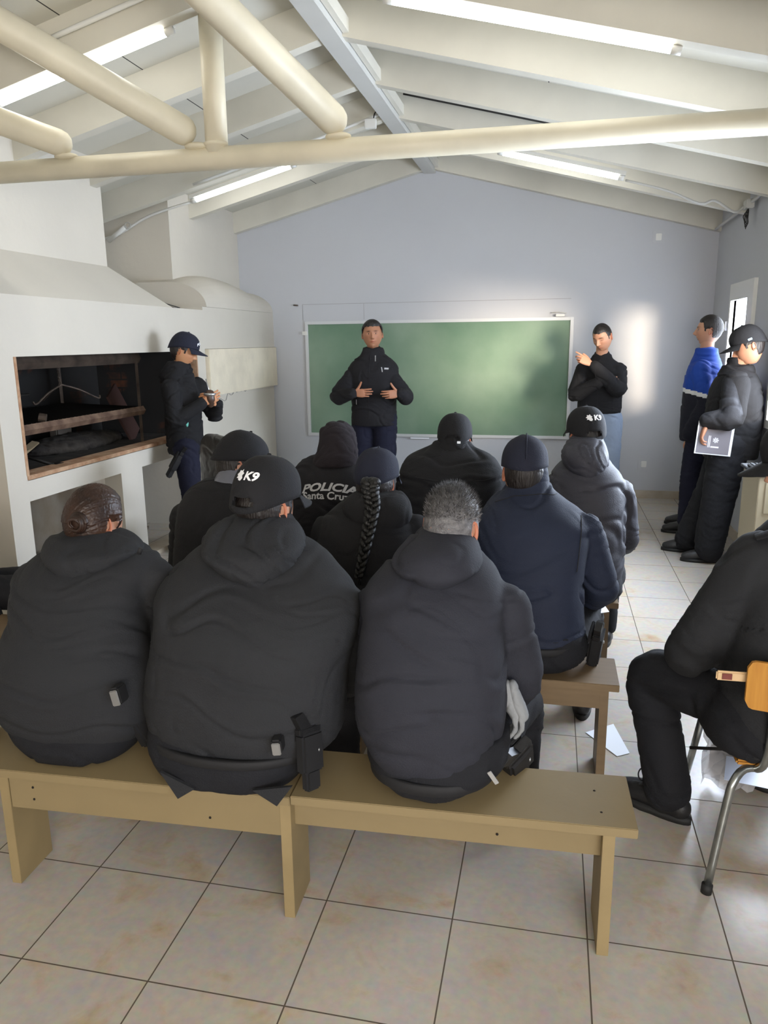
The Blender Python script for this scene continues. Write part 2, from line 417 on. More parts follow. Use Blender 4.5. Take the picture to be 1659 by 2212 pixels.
def added_window(n, x0, x1, y0, y1, z0, z1):
    # an added unseen window: frame and glowing pane on solid wall, backing an area lamp
    bm = bmesh.new(); e = .05; fx = x1 - x0 < y1 - y0
    if fx:
        for q in ((y0 - e, y0, z0 - e, z1 + e), (y1, y1 + e, z0 - e, z1 + e), (y0, y1, z0 - e, z0), (y0, y1, z1, z1 + e)): box(bm, x0 - .02, x1, *q)
    else:
        for q in ((x0 - e, x0, z0 - e, z1 + e), (x1, x1 + e, z0 - e, z1 + e), (x0, x1, z0 - e, z0), (x0, x1, z1, z1 + e)): box(bm, q[0], q[1], y0, y1 + .02, q[2], q[3])
    f = struct('window_%d' % n, bm, M_PLASTIC); boxo('pane', x0, x1, y0, y1, z0, z1, mat('glowing pane', (235, 242, 255), .4, emit=1.5), f)
added_window(3, XR - .02, XR, -1.4, .6, .95, 2.15)
added_window(4, -1.2, 1.8 - .4, YN, YN + .02, 1.05, 2.35)
boxo('latch', XR - .05, XR - .03, 7.48, 7.51, 1.72, 1.80, M_PLASTIC, bpy.data.objects['window_1'])

# ------------------------------------------------------------ roof truss of welded pipes
t = thing('roof_truss', 'white roof truss of thick round pipes crossing below the ceiling', 'truss', (0, 3.97, 2.6))
def pipe(name, pts, r, m=M_PIPE, parent=None, n=24, sub=1, rnd=False):
    bm = bmesh.new(); tube(bm, pts, [r] * len(pts), n=n, sub=sub, rnd=rnd); return obj(name, bm, m, parent, True)
parts = [pipe('bottom_chord', [(XL, 3.97, 2.6), (XR, 3.97, 2.6)], .056),
         pipe('post', [(-1.735, 3.97, 2.62), (-1.735, 3.97, 3.30)], .058),
         pipe('diagonal_strut', [(-1.10, 3.93, 2.735), (-1.43, 3.13, 3.05), (-1.70, 2.48, 3.31)], .074, rnd=True),
         pipe('diagonal_strut', [(-1.90, 3.92, 2.735), (-2.56, 3.45, 3.12), (-2.62, 3.40, 3.16)], .073, rnd=True),
         pipe('diagonal_strut', [(-2.62, 3.93, 2.72), (-3.00, 3.80, 2.86), (-3.3, 3.70, 2.95)], .068, rnd=True)]
for x, z in ((-1.735, 2.665), (-1.08, 2.66), (-1.84, 2.66), (-2.6, 2.655)):
    bm = bmesh.new(); blob(bm, (x, 3.955, z), (.068, .05, .02), seg=12); parts.append(obj('weld', bm, M_PIPE, None, True))
setw(t, *parts)

# ------------------------------------------------------------ fluorescent lights
def fixture(label, p0, p1, sag=0):
    p0, p1 = V(p0), V(p1); t = thing('fluorescent_light', label, 'light', tuple((p0 + p1) / 2), 0)
    d = (p1 - p0).normalized(); ps = []
    side = V((0, 1, 0)); up = side.cross(d) if side.cross(d).z > 0 else d.cross(side)
    bm = bmesh.new()
    c0, c1 = p0 - d * .05, p1 + d * .05
    vs = []
    for p in (c0, c1):
        for a, b in ((-.03, .02), (.03, .02), (.022, .052), (-.022, .052)): vs.append(bm.verts.new(p + side * a + up * b))
    for q in ((0, 1, 2, 3), (4, 5, 6, 7), (0, 1, 5, 4), (1, 2, 6, 5), (2, 3, 7, 6), (3, 0, 4, 7)): bm.faces.new([vs[i] for i in q])
    ps.append(obj('housing', bm, M_PLASTIC))
    for a, b in ((p0, p0 - d * .045), (p1, p1 + d * .045)):
        ps.append(pipe('end_cap', [a, b], .02, M_PLASTIC, n=14))
    bm = bmesh.new(); tube(bm, [p0, p1], [.019, .019], n=14, sub=1); ps.append(obj('tube', bm, M_TUBE, None, True))
    setw(t, *ps); return t
def rp(x, y, z0=3.36): return (x, y, roofz(x, z0))
Zt = 3.37
fixture('long lit fluorescent tube at top right, the one nearest the camera on the right slope', rp(-.80, 3.97, Zt), rp(.47, 3.94, Zt))
fixture('lit fluorescent tube on the right slope just below the crossing pipe', rp(-.45, 6.76, Zt), rp(.465, 6.76, Zt))
fixture('lit fluorescent tube on the left slope above the recess between the chimneys', rp(-3.13, 6.65, Zt), rp(-2.24, 6.65, Zt))
fixture('lit fluorescent tube at top left partly behind the diagonal pipe', rp(-2.96, 3.95, Zt), rp(-1.97, 3.95, Zt))
# conduits and cables
def wire(name, label, pts, r, m, cat='cable', sub=4):
    o = pipe(name, [V(p) for p in pts], r, m, n=8, sub=sub); return tag(o, label, cat)
wire('conduit', 'thin white conduit clipped along the rafter above the far left tube', [rp(-1.36, 6.33, 3.42), rp(-2.2, 6.33, 3.40), rp(-3.0, 6.33, 3.40)], .011, M_PLASTIC, 'conduit')
wire('conduit', 'white conduit running from the far left tube to the chimney wall', [rp(-3.16, 6.66, 3.37), (-3.6, 6.68, 2.80), (-3.95, 6.72, 2.66), (-4.12, 6.72, 2.62)], .012, M_PLASTIC, 'conduit')
wire('conduit', 'dark-edged conduit along the rafter right of the ridge', [rp(-1.2, 6.34, 3.56), rp(-.6, 6.34, 3.56), rp(-.05, 6.34, 3.56)], .010, M_DARK, 'conduit')
wire('conduit', 'white conduit along the rafter at top left of the ceiling', [rp(-1.5, 3.83, 3.50), rp(-2.0, 3.83, 3.50), rp(-2.55, 3.83, 3.50)], .013, M_PLASTIC, 'conduit')
wire('conduit', 'grey conduit drooping from the far right tube to the wall corner', [rp(.52, 6.76, 3.36), (.85, 6.76, 2.80), (1.1, 6.8, 2.70), (1.22, 6.85, 2.725), (1.38, 6.9, 2.64), (1.47, 6.95, 2.69)], .010, M_RIDGE, 'conduit')
wire('conduit', 'straight grey conduit along the top of the right wall near the far corner', [(1.5, 8.28, 2.68), (1.5, 7.2, 2.70), (1.5, 6.2, 2.72)], .013, M_RIDGE, 'conduit')
t = thing('junction_box', 'small grey junction box with loose black wires at the top of the right wall', 'junction box', (1.49, 6.93, 2.70))
bm = bmesh.new(); box(bm, 1.46, 1.52, 6.86, 6.98, 2.66, 2.73, .006); a = obj('box', bm, M_RIDGE)
bm = bmesh.new()
for s in range(4):
    pts = [V((1.48 + .012 * math.cos(th + s), 6.9 + .035 * s / 2 + .02 * math.cos(th * 2), 2.60 + .055 * math.sin(th + s * .7) - .01 * s)) for th in [i * .7 for i in range(10)]]
    tube(bm, [V((1.49, 6.92, 2.66))] + pts, [.0035] * 11, n=6, sub=3)
b = obj('loose_wire', bm, M_DARK, None, True); setw(t, a, b)
t = thing('junction_box', 'square white junction box hanging beside the ridge beam', 'junction box', (-1.40, 6.32, 3.33))
bm = bmesh.new(); box(bm, -1.50, -1.41, 6.28, 6.32, 3.29, 3.36, .004); a = obj('box', bm, M_PLASTIC)
b = pipe('cord', [(-1.43, 6.30, 3.36), (-1.42, 6.3, 3.40), (-1.38, 6.3, 3.43)], .005, M_DARK, n=6, sub=3); setw(t, a, b)
t = thing('lamp_arm', 'small white wall bracket lamp arm in the dark corner between the chimneys', 'bracket', (-3.9, 6.7, 2.62))
a = pipe('arm', [(-4.05, 6.70, 2.60), (-3.83, 6.62, 2.70)], .02, M_PLASTIC); b = pipe('ring', [V((-3.8 + .03 * math.cos(q), 6.62, 2.71 + .03 * math.sin(q))) for q in [i * .6 for i in range(11)]], .004, M_RIDGE, n=6); setw(t, a, b)

# ------------------------------------------------------------ back wall things
t = thing('chalkboard', 'large green chalkboard in a pale aluminium frame on the back wall', 'chalkboard', (-1.25, YB, .62))
x0, x1, z0, z1 = -2.70, .205, .62, 1.885
a = boxo('writing_surface', x0 + .03, x1 - .03, YB - .02, YB - .008, z0 + .03, z1 - .03, board_mat())
bm = bmesh.new()
for q in ((x0, x1, z0, z0 + .032), (x0, x1, z1 - .032, z1), (x0, x0 + .035, z0 + .032, z1 - .032), (x1 - .035, x1, z0 + .032, z1 - .032)): box(bm, q[0], q[1], YB - .035, YB - .001, q[2], q[3], .003)
b = obj('frame', bm, mat('pale aluminium', (204, 206, 208), .45, .2))
c = boxo('clip', x0 - .03, x0 + .03, YB - .045, YB - .034, 1.74, 1.78, M_PLASTIC, bev=.003)
setw(t, a, b, c)
tag(boxo('chalk_stick', -1.51, -1.30, YB - .05, YB - .035, .602, .616, M_PAPER, bev=.002), 'white chalk holder strip under the board by the speaker', 'chalk')
tag(boxo('chalk_stick', -2.50, -2.40, YB - .05, YB - .035, .602, .612, M_PAPER, bev=.002), 'short white chalk strip under the left end of the board', 'chalk')
t = thing('wall_clip', 'small white roller clip on top right of the chalkboard frame', 'clip', (.08, YB - .03, 1.9))
a = boxo('body', .02, .11, YB - .06, YB - .001, 1.892, 1.915, M_PLASTIC, bev=.004); b = pipe('wire', [(-.02, YB - .03, 1.93), (.05, YB - .03, 1.935), (.13, YB - .03, 1.925)], .004, M_RIDGE, n=6); setw(t, a, b)
t = thing('wall_bracket', 'small metal screw bracket on the wall above the left end of the board', 'bracket', (-2.8, YB, 2.07))
a = pipe('hook', [(-2.82, YB - .001, 2.065), (-2.82, YB - .03, 2.065), (-2.77, YB - .035, 2.06)], .008, M_STEEL, n=8); setw(t, a)
bm = bmesh.new(); box(bm, -2.73, .17, YB - .003, YB, 2.068, 2.072); box(bm, -2.73, -2.727, YB - .003, YB, 1.9, 2.068); box(bm, -2.03, -2.027, YB - .003, YB, 1.9, 2.068)
tag(obj('picture_cord', bm, mat('grey cord', (150, 148, 150), .8)), 'thin cord stretched on the wall above the chalkboard', 'cord')
def outlet(label, x, z):
    t = thing('outlet', label, 'outlet', (x, YB, z)); a = boxo('plate', x - .06, x + .06, YB - .012, YB, z - .06, z + .06, mat('grey outlet', (188, 190, 194), .5), bev=.004)
    b = boxo('socket', x - .03, x + .025, YB - .022, YB - .012, z - .035, z + .03, M_PLASTIC, bev=.004); setw(t, a, b)
outlet('square plastic outlet high on the back wall near the right corner', .99, 2.64)
outlet('square plastic outlet low on the back wall behind the man in sweatpants', .985, .37)

# ------------------------------------------------------------ barbecue masonry on the left
t = thing('barbecue', 'white plastered masonry barbecue with open sooty firebox and two chimneys', 'barbecue', (XF, 5.2, 0))
bm = bmesh.new(); th = .14; XB = XF - th
def slab(y0, y1, z0, z1, xx=XB): box(bm, xx, XF, y0, y1, z0, z1)
ZT = 1.955; YE = 6.60
slab(3.79, 3.965, 0, ZT); slab(3.965, 6.36, 1.60, ZT); slab(3.965, 6.36, .735, .868)
slab(4.99, 5.29, 0, .735); slab(6.36, 6.53, 0, ZT); slab(6.53, YB, 1.615, 1.985)
slab(6.53, YB, 0, .36)
box(bm, XL, XB, 3.79, 3.93, 0, ZT); box(bm, XL, XB, 6.40, 6.53, 0, ZT); box(bm, XL, XB, 3.93, 6.40, 1.86, ZT)
box(bm, XL, XB, 6.53, YB, 1.90, 1.985); box(bm, XL, XB, 3.93, 6.40, .74, .80)
body = obj('masonry_body', bm, M_WHITE)
bm = bmesh.new(); box(bm, XL, XL + .05, 3.93, 6.40, .80, 1.86); box(bm, XL + .05, XB, 3.93, 3.97, .80, 1.86); box(bm, XL + .05, XB, 6.36, 6.40, .80, 1.86); box(bm, XL + .05, XB, 3.97, 6.36, 1.80, 1.86)
fb = obj('firebox_lining', bm, M_SOOT)
hb = boxo('hearth_floor', XL + .05, XB, 3.97, 6.36, .80, .862, M_ASH)
bm = bmesh.new(); box(bm, XB - .01, XF + .004, 3.965, 6.36, .862, .892, .004); box(bm, XB - .01, XF + .003, 3.962, 3.985, .892, 1.60); box(bm, XB - .01, XF + .003, 6.345, 6.363, .892, 1.60)
be = obj('brick_edging', bm, M_BRICKE)
bm = bmesh.new(); box(bm, XL, XL + .02, 3.93, 6.40, 0, .74); nt_ = obj('niche_tiles', bm, M_TILE)
bm = bmesh.new(); box(bm, XB, XF + .02, 5.29, 6.4, 0, .035); curb = obj('curb', bm, M_TILE)
# chimneys and hoods
XC = -3.46
bm = bmesh.new()
vs = [(XF, 3.79, ZT), (XF, 5.97, ZT), (XC, 5.67, 2.265), (XC, 3.9, 2.265), (XL, 3.79, ZT), (XL, 5.97, ZT), (XL, 5.67, 2.265), (XL, 3.9, 2.265)]
v = [bm.verts.new(p) for p in vs]
for q in ((0, 1, 2, 3), (1, 5, 6, 2), (0, 3, 7, 4), (3, 2, 6, 7), (0, 4, 5, 1), (4, 7, 6, 5)): bm.faces.new([v[i] for i in q])
hood1 = obj('hood', bm, M_WHITE)
bm = bmesh.new(); prism(bm, [(XL, 3.9, 2.26), (XC, 3.9, 2.26), (XC, 3.9, roofz(XC, 3.61)), (XL, 3.9, roofz(XL, 3.61))], (0, 1.77, 0)); ch1 = obj('chimney', bm, M_WHITE)
bm = bmesh.new(); prism(bm, [(XL, 6.75, 2.2), (XC, 6.75, 2.2), (XC, 6.75, roofz(XC, 3.61)), (XL, 6.75, roofz(XL, 3.61))], (0, YB - 6.75, 0)); ch2 = obj('chimney', bm, M_WHITE)
bm = bmesh.new(); NY, NP = 16, 10; rows = []
for i in range(NY + 1):
    f = i / NY; row = []
    top = 2.215 + .11 * math.sin(math.pi * min(1, f * 1.15)) * (1 - .3 * f)
    for k_ in range(NP + 1):
        a = k_ / NP * math.pi / 2
        x = XF + (XC - XF) * (1 - math.cos(a)); z = 1.987 + (top - 1.987) * math.sin(a)
        yl = 6.62; row.append(bm.verts.new((x, yl + (YB - yl) * f, z)))
    row.append(bm.verts.new((XC - .3, row[-1].co.y, row[-1].co.z))); row.append(bm.verts.new((XC - .3, row[-1].co.y, 1.9862)))
    rows.append(row)
n_ = len(rows[0])
for i in range(NY):
    for j in range(n_): bm.faces.new((rows[i][j], rows[i][(j + 1) % n_], rows[i + 1][(j + 1) % n_], rows[i + 1][j]))
c_ = bm.verts.new((XC - .05, 6.62, 2.05))
for j in range(n_): bm.faces.new((rows[0][j], rows[0][(j + 1) % n_], c_))
bm.faces.new(rows[-1][::-1])
hood2 = obj('curved_hood', bm, M_WHITE, None)
setw(t, body, fb, hb, be, nt_, curb, hood1, ch1, ch2, hood2)
tag(boxo('cover_panel', XF - .06, XF + .035, 6.54, 8.30, 1.19, 1.612, mat('cream board', (232, 222, 200), .7, var=.12, vscale=6, bump=.3), bev=.004), 'cream scuffed board covering the top of the second barbecue opening', 'panel')
tag(boxo('cover_panel', XF - .08, XF - .012, 6.54, 8.30, .365, 1.19, M_WHITE, bev=.003), 'smooth white panel closing the second barbecue opening below the cream board', 'panel')
bm = bmesh.new(); random.seed(3)
P = [(XF - .008, 6.62 + i * .055, 1.13 + .012 * i / 6 + random.uniform(-.02, .02) + (.03 if i > 6 else 0)) for i in range(28)]
P[0] = (XF - .008, 6.6, 1.12); P[2] = (XF - .008, 6.7, 1.055)
tube(bm, [V(p) for p in P], [.004] * len(P), n=6, sub=2); tag(obj('plaster_crack', bm, mat('rough mortar', (176, 172, 166), .9), None), 'ragged mortar line across the white panel under the cream board', 'crack')
tag(boxo('ledge', XF, XF + .03, 6.9, YB - .01, .30, .365, M_WHITE, bev=.004), 'low white masonry ledge below the closed barbecue panel', 'ledge')
# grill rack in the firebox
t = thing('grill_rack', 'sooty steel grill rack standing in the open firebox', 'grill', (-3.5, 5.0, .87))
ps = []
def bar(name, a, b, w_=.022, m=M_STEEL):
    bm = bmesh.new(); tube(bm, [V(a), V(b)], [(w_, w_ * .6)] * 2, n=4, sub=1, rnd=False, ref=V((0, 0, 1)) if abs(a[2] - b[2]) < .3 else V((0, 1, 0))); o = obj(name, bm, m); ps.append(o); return o
for y in (4.05, 5.62):
    for x in (-3.25, -3.95): bar('upright', (x, y, .865), (x, y, 1.58))
bar('top_rail', (-3.25, 4.02, 1.555), (-3.25, 5.66, 1.555), .04); bar('top_rail', (-3.95, 4.02, 1.555), (-3.95, 5.66, 1.555), .03)
bar('front_rail', (-3.24, 4.02, 1.14), (-3.24, 5.66, 1.14), .034, mat('rusty steel', (128, 104, 86), .7, .3, col2=(88, 66, 54), vscale=12)); bar('back_rail', (-3.95, 4.02, 1.17), (-3.95, 5.66, 1.17))
bar('centre_post', (-3.9, 4.95, .87), (-3.9, 4.95, 1.55), .02)
bm = bmesh.new()
for i in range(34): y = 4.08 + i * .0465; tube(bm, [V((-3.27, y, 1.165)), (V((-3.93, y, 1.19)))], [.009, .009], n=5, sub=1, rnd=False)
ps.append(obj('grill_grate', bm, M_IRON))
bm = bmesh.new(); tube(bm, [V((-3.35, 4.0, 1.36)), V((-3.35, 4.42, 1.35))], [.008, .008], n=6, sub=1); ps.append(obj('crank_shaft', bm, M_IRON))
bm = bmesh.new(); tube(bm, [V((-3.35, 4.2, 1.355)), V((-3.35, 4.28, 1.352))], [.05, .05], n=20, sub=1, rnd=False); ps.append(obj('crank_wheel', bm, M_STEEL, None, False))
bm = bmesh.new(); tube(bm, [V((-3.3, 4.43, 1.20)), V((-3.26, 4.45, 1.19))], [.03, .03], n=16, sub=1, rnd=False); ps.append(obj('knob', bm, M_STEEL))
setw(t, *ps)
t = thing('hanging_hook', 'three-armed iron hook hanging by a chain from the grill rack', 'hook', (-3.45, 4.95, 1.5)); ps = []
bm = bmesh.new()
for i in range(6): tube(bm, [V((-3.45 + .008 * math.cos(q), 4.9 + .008 * (i % 2) * math.sin(q), 1.53 - i * .028 + .014 * math.sin(q))) for q in [j * 1.05 for j in range(7)]], [.003] * 7, n=5, sub=1)
ps.append(obj('chain', bm, M_STEEL)); bm = bmesh.new()
for dx, dy in ((.1, .28), (.0, -.3), (-.2, .05)): tube(bm, [V((-3.45, 4.92, 1.385)), V((-3.45 + dx * .5, 4.92 + dy * .5, 1.34)), V((-3.45 + dx, 4.92 + dy, 1.27)), V((-3.45 + dx, 4.92 + dy * 1.1, 1.285))], [.007] * 4, n=6)
ps.append(obj('arms', bm, M_STEEL, None, True)); setw(t, *ps)
random.seed(11)
def junk(name, label, cat, c, s, rot, m):
    bm = bmesh.new(); box(bm, -s[0] / 2, s[0] / 2, -s[1] / 2, s[1] / 2, -s[2] / 2, s[2] / 2, min(s) * .15); o = obj(name, bm, m); o.location = c; o.rotation_euler = rot; return tag(o, label, cat)
M_CARD = mat('old cardboard', (150, 132, 104), .9, var=.2, vscale=12)
junk('wood_scrap', 'pale splintered wood scrap lying at the left of the hearth', 'scrap', (-3.42, 4.42, .98), (.05, .34, .012), (.2, .25, .3), M_CARD)
junk('wood_scrap', 'short pale chip of wood beside the splintered scrap on the hearth', 'scrap', (-3.40, 4.30, .955), (.04, .2, .012), (.3, -.2, -.3), M_CARD)
junk('paper_scrap', 'tiny white paper scrap at the front left of the hearth', 'paper', (-3.2, 4.30, .870), (.03, .07, .012), (0, 0, .2), M_PAPER)
t = thing('hinge_iron', 'black bent iron hinge bar lying in the ash', 'iron bar', (-3.35, 4.4, .9)); a = pipe('bar', [(-3.42, 4.33, .965), (-3.33, 4.38, .93), (-3.22, 4.42, .885)], .012, M_IRON, n=6); b = boxo('foot', -3.25, -3.18, 4.40, 4.48, .864, .895, M_IRON, bev=.004); setw(t, a, b)
bm = bmesh.new(); blob(bm, (-3.6, 4.3, .90), (.17, .20, .10), seg=24); blob(bm, (-3.72, 5.4, .9), (.22, .6, .07), seg=24); me = remesh(bm, .02, 1); wrinkle(me, .012, .01, (9, 9, 9)); tag(link('ash_heap', me, None, M_ASH, True), 'dark heap of ash and charcoal on the hearth', 'ash', kind='stuff')
junk('brick_block', 'loose grey block leaning at the back of the firebox', 'brick', (-3.85, 5.42, 1.02), (.07, .22, .18), (.3, .2, .1), mat('grey block', (90, 84, 78), .9))
junk('metal_plate', 'dull reddish metal sheet leaning at the right side of the firebox', 'sheet', (-3.6, 5.95, 1.08), (.02, .3, .46), (.35, -.3, .2), mat('reddish sheet', (64, 40, 34), .8))
for i, (y, x, r_, s, lab) in enumerate(((5.75, -3.55, .9, .55, 'grey old plank lying highest under the right barbecue niche'), (5.62, -3.40, .25, .5, 'old plank lying nearest the curb under the right barbecue niche'), (5.9, -3.75, .1, .5, 'weathered plank at the back under the right barbecue niche'))):
    junk('old_plank', lab, 'plank', (x, y, .06 + .03 * i), (.12, s, .025), (.04, .05, r_), mat('weathered plank', (128, 116, 100), .9, var=.3, vscale=14))
junk('cardboard_scrap', 'small tan cardboard scrap on the planks in the right niche', 'scrap', (-3.6, 5.62, .15), (.09, .09, .03), (.3, .2, .4), mat('tan card', (196, 168, 118), .8))
wire('loose_wire', 'thin grey wire loop lying on top of the barbecue beside the hood', [(-3.35, 5.80, 2.10), (-3.28, 5.92, 2.07), (-3.2, 6.05, 2.0), (-3.13, 6.2, 1.962), (-3.14, 6.05, 1.965), (-3.25, 5.9, 2.03), (-3.35, 5.80, 2.11)], .0045, M_DARK, 'wire')

# ------------------------------------------------------------ benches
def bench(label, x0, x1, y0, y1, z, rz, legs, apr, m, me_, holes=(), piv=None):
    t = thing('bench', label, 'bench', (0, 0, 0)); ps = []
    ps.append(boxo('seat_board', x0, x1, y0, y1, z - .028, z, m, bev=.002))
    for lx in legs: ps.append(boxo('leg_panel', lx - .016, lx + .016, y0 + .03, y1 - .04, 0, z - .028, me_, bev=.001))
    a = apr; ps.append(boxo('apron_board', a[0], a[1], y0 + a[2], y0 + a[2] + .022, z - .028 - a[3], z - .028, m, bev=.001))
    if holes:
        bm = bmesh.new()
        for hx, hy, hz in holes: blob(bm, (hx, hy, hz), (.004, .004, .0025) if hz > .4 else (.004, .0025, .004), seg=8)
        ps.append(obj('screw_hole', bm, M_HOLE))
    bpy.context.view_layer.update()
    pv = V(piv or (x0, y0, 0)); rot = Matrix.Translation(pv) @ Matrix.Rotation(rz, 4, 'Z') @ Matrix.Translation(-pv)
    for p in ps: p.parent = t
    t.matrix_world = rot @ Matrix.Translation((0, 0, 0)); return t
PV = (-.675, 1.795, 0)
t = bench('long tan front bench with three panel legs, nearest the camera', -1.92, -.676, 1.795, 2.03, .42, R(2), (-1.60, -.70), (-1.58, -.716, .03, .118), M_BENCH, M_BENCHD, ((-1.50, 1.823, .35), (-1.50, 1.823, .31), (-.93, 1.823, .31), (.165, 1.96, .4235), (.175, 1.86, .4235), (-.10, 1.860, .325)), PV)
for q in (boxo('seat_board', -.674, .262, 1.797, 2.05, .396, .424, M_BENCH, bev=.002), boxo('leg_panel', .179, .211, 1.83, 2.01, 0, .396, M_BENCHD, bev=.001), boxo('apron_board', -.684, .179, 1.862, 1.884, .29, .396, M_BENCH, bev=.001)): q.parent = t
bench('brown bench of the second row behind the braided woman and the navy cap man', -2.62, .285, 2.70, 2.95, .42, R(0), (.235, -.72, -1.6, -2.45), (-2.43, .22, .03, .085), M_BENCH2, M_BENCH2)
bench('brown bench of the third row nearest the chalkboard', -1.5, .355, 3.62, 3.87, .42, R(0), (.30, -.6, -1.4), (-1.38, .29, .03, .085), M_BENCH2, M_BENCH2)

# ============================================================ PEOPLE
M_SKIN = mat('skin', (190, 142, 116), .55, tint=True, sss=.10, bump=.05, bscale=120)
M_SKIN2 = mat('tanned skin', (172, 122, 94), .55, tint=True, sss=.08, bump=.05, bscale=120)
def fab(name, col, rough=.85, bump=.25, bs=220): return mat(name, col, rough, bump=bump, bscale=bs, var=.12, vscale=5, spec=.35)
F_CHAR = fab('charcoal jacket cloth', (37, 38, 41))
F_CHAR2 = fab('slate jacket cloth', (41, 42, 50))
F_BLACK = fab('black cloth', (26, 26, 29))
F_BLACK2 = fab('black softshell', (28, 27, 31))
F_NAVY = fab('navy jacket cloth', (30, 37, 56), .75)
F_DNAVY = fab('dark navy cloth', (30, 32, 44))
F_GREY = fab('grey shell cloth', (52, 52, 60), .6)
F_CAPN = fab('navy cap cloth', (32, 35, 50))
F_CAPB = fab('black cap cloth', (27, 27, 30))
F_TR = fab('black trousers cloth', (22, 23, 28))
F_TRN = fab('navy trousers cloth', (22, 24, 44))
F_SWEAT = fab('light blue grey sweatpants cloth', (150, 166, 190))
F_BLUE = fab('royal blue jacket cloth', (26, 70, 168), .7)
F_BROWN = fab('dark brown fleece', (38, 33, 37), .95)
M_BOOT = mat('black boot leather', (26, 26, 28), .45, bump=.2, bscale=50)
M_BELT = mat('black belt webbing', (18, 18, 21), .75)
M_SEAM = mat('dark seam thread', (24, 24, 27), .9)
M_LOGO = mat('white embroidery', (238, 238, 240), .7)
M_GREYTXT = mat('grey reflective lettering', (186, 186, 188), .6)
M_HDARK = mat('dark brown hair', (30, 24, 22), .45, bump=.6, bscale=150, stretch=(1, 1, .15), tint=True)
M_HBROWN = mat('auburn brown hair', (60, 40, 29), .45, col2=(30, 21, 18), vscale=14, spec=.35)
M_HGREY = mat('greying hair', (120, 118, 118), .5, bump=.6, bscale=200, tint=True, col2=(84, 82, 84), vscale=60)

def gs(x, z, a, b, sx, sz): return math.exp(-((x - a) / sx) ** 2 - ((z - b) / sz) ** 2)
def head_pt(x, y, z, face=True, wide=1.0):
    p = V((x * .077 * wide, y * .096, z * .120))
    if z < 0:
        t = -z
        p.x *= 1 - .25 * t ** 1.9
        p.y *= (1 - .42 * t ** 1.2) if y < 0 else (1 - .06 * t ** 2)
    elif y < 0: p.y *= 1.05
    if face and y > 0:
        fx, fz = p.x, p.z; ax = abs(fx); dy = 0
        dy += .026 * gs(fx, fz, 0, -.024, .012, .014) + .012 * gs(fx, fz, 0, -.002, .009, .018) + .007 * gs(ax, fz, .012, -.030, .007, .007)
        dy += .006 * gs(ax, fz, .028, .028, .022, .008) - .014 * gs(ax, fz, .031, .011, .015, .010) + .005 * gs(ax, fz, .031, .008, .010, .006)
        dy += .004 * gs(ax, fz, .045, -.02, .02, .02) - .003 * gs(ax, fz, .05, -.06, .015, .02)
        dy += .008 * gs(fx, fz, 0, -.054, .022, .006) + .007 * gs(fx, fz, 0, -.066, .018, .006) - .006 * gs(fx, fz, 0, -.060, .02, .0025) - .003 * gs(fx, fz, 0, -.078, .02, .006)
        dy += .010 * gs(fx, fz, 0, -.098, .022, .014)
        p.y += dy * min(1, y * 2.2)
    return p
def face_tint(p, y, closed, beard, brow=(.16, .11, .09)):
    c = V((1, 1, 1))
    if y < .25: return c
    ax = abs(p.x)
    def mixc(c, d, k): return c.lerp(V(d), min(1, max(0, k)))
    c = mixc(c, (.92, .62, .58), 1.1 * gs(p.x, p.z, 0, -.060, .021, .008))
    c = mixc(c, (.35, .15, .13), 1.0 * gs(p.x, p.z, 0, -.060, .019, .002))
    c = mixc(c, (.90, .74, .70), .5 * gs(ax, p.z, .045, -.02, .02, .02))
    if beard: c = mixc(c, (.42, .36, .34), beard * (gs(ax, p.z, .03, -.095, .045, .022) + .8 * gs(p.x, p.z, 0, -.043, .02, .005)))
    c = mixc(c, brow, 1.3 * gs(ax, p.z, .031, .029, .017, .0045))
    c = mixc(c, (.25, .16, .13), 1.2 * gs(ax, p.z, .031, .0135, .015, .0022 if not closed else .0015))
    if closed: c = mixc(c, (.2, .12, .1), 1.2 * gs(ax, p.z, .031, .004, .014, .002))
    else:
        if ((ax - .031) / .0125) ** 2 + ((p.z - .0085) / .0045) ** 2 < 1: c = V((1.25, 1.5, 1.8)) if abs(ax - .031) > .0055 else V((.10, .07, .06))
    c = mixc(c, (.3, .16, .12), .9 * gs(ax, p.z, .008, -.037, .004, .003))
    return c
def head_grid(face, nu=88, nv=72):
    for i in range(nv + 1):
        th = math.pi * i / nv
        for j in range(nu):
            u = 2 * (j + .5) / nu - 1
            a = math.pi * math.copysign(abs(u) ** (1.45 if face else 1.0), u)
            yield i, j, (math.sin(th) * math.sin(a), math.sin(th) * math.cos(a), math.cos(th))
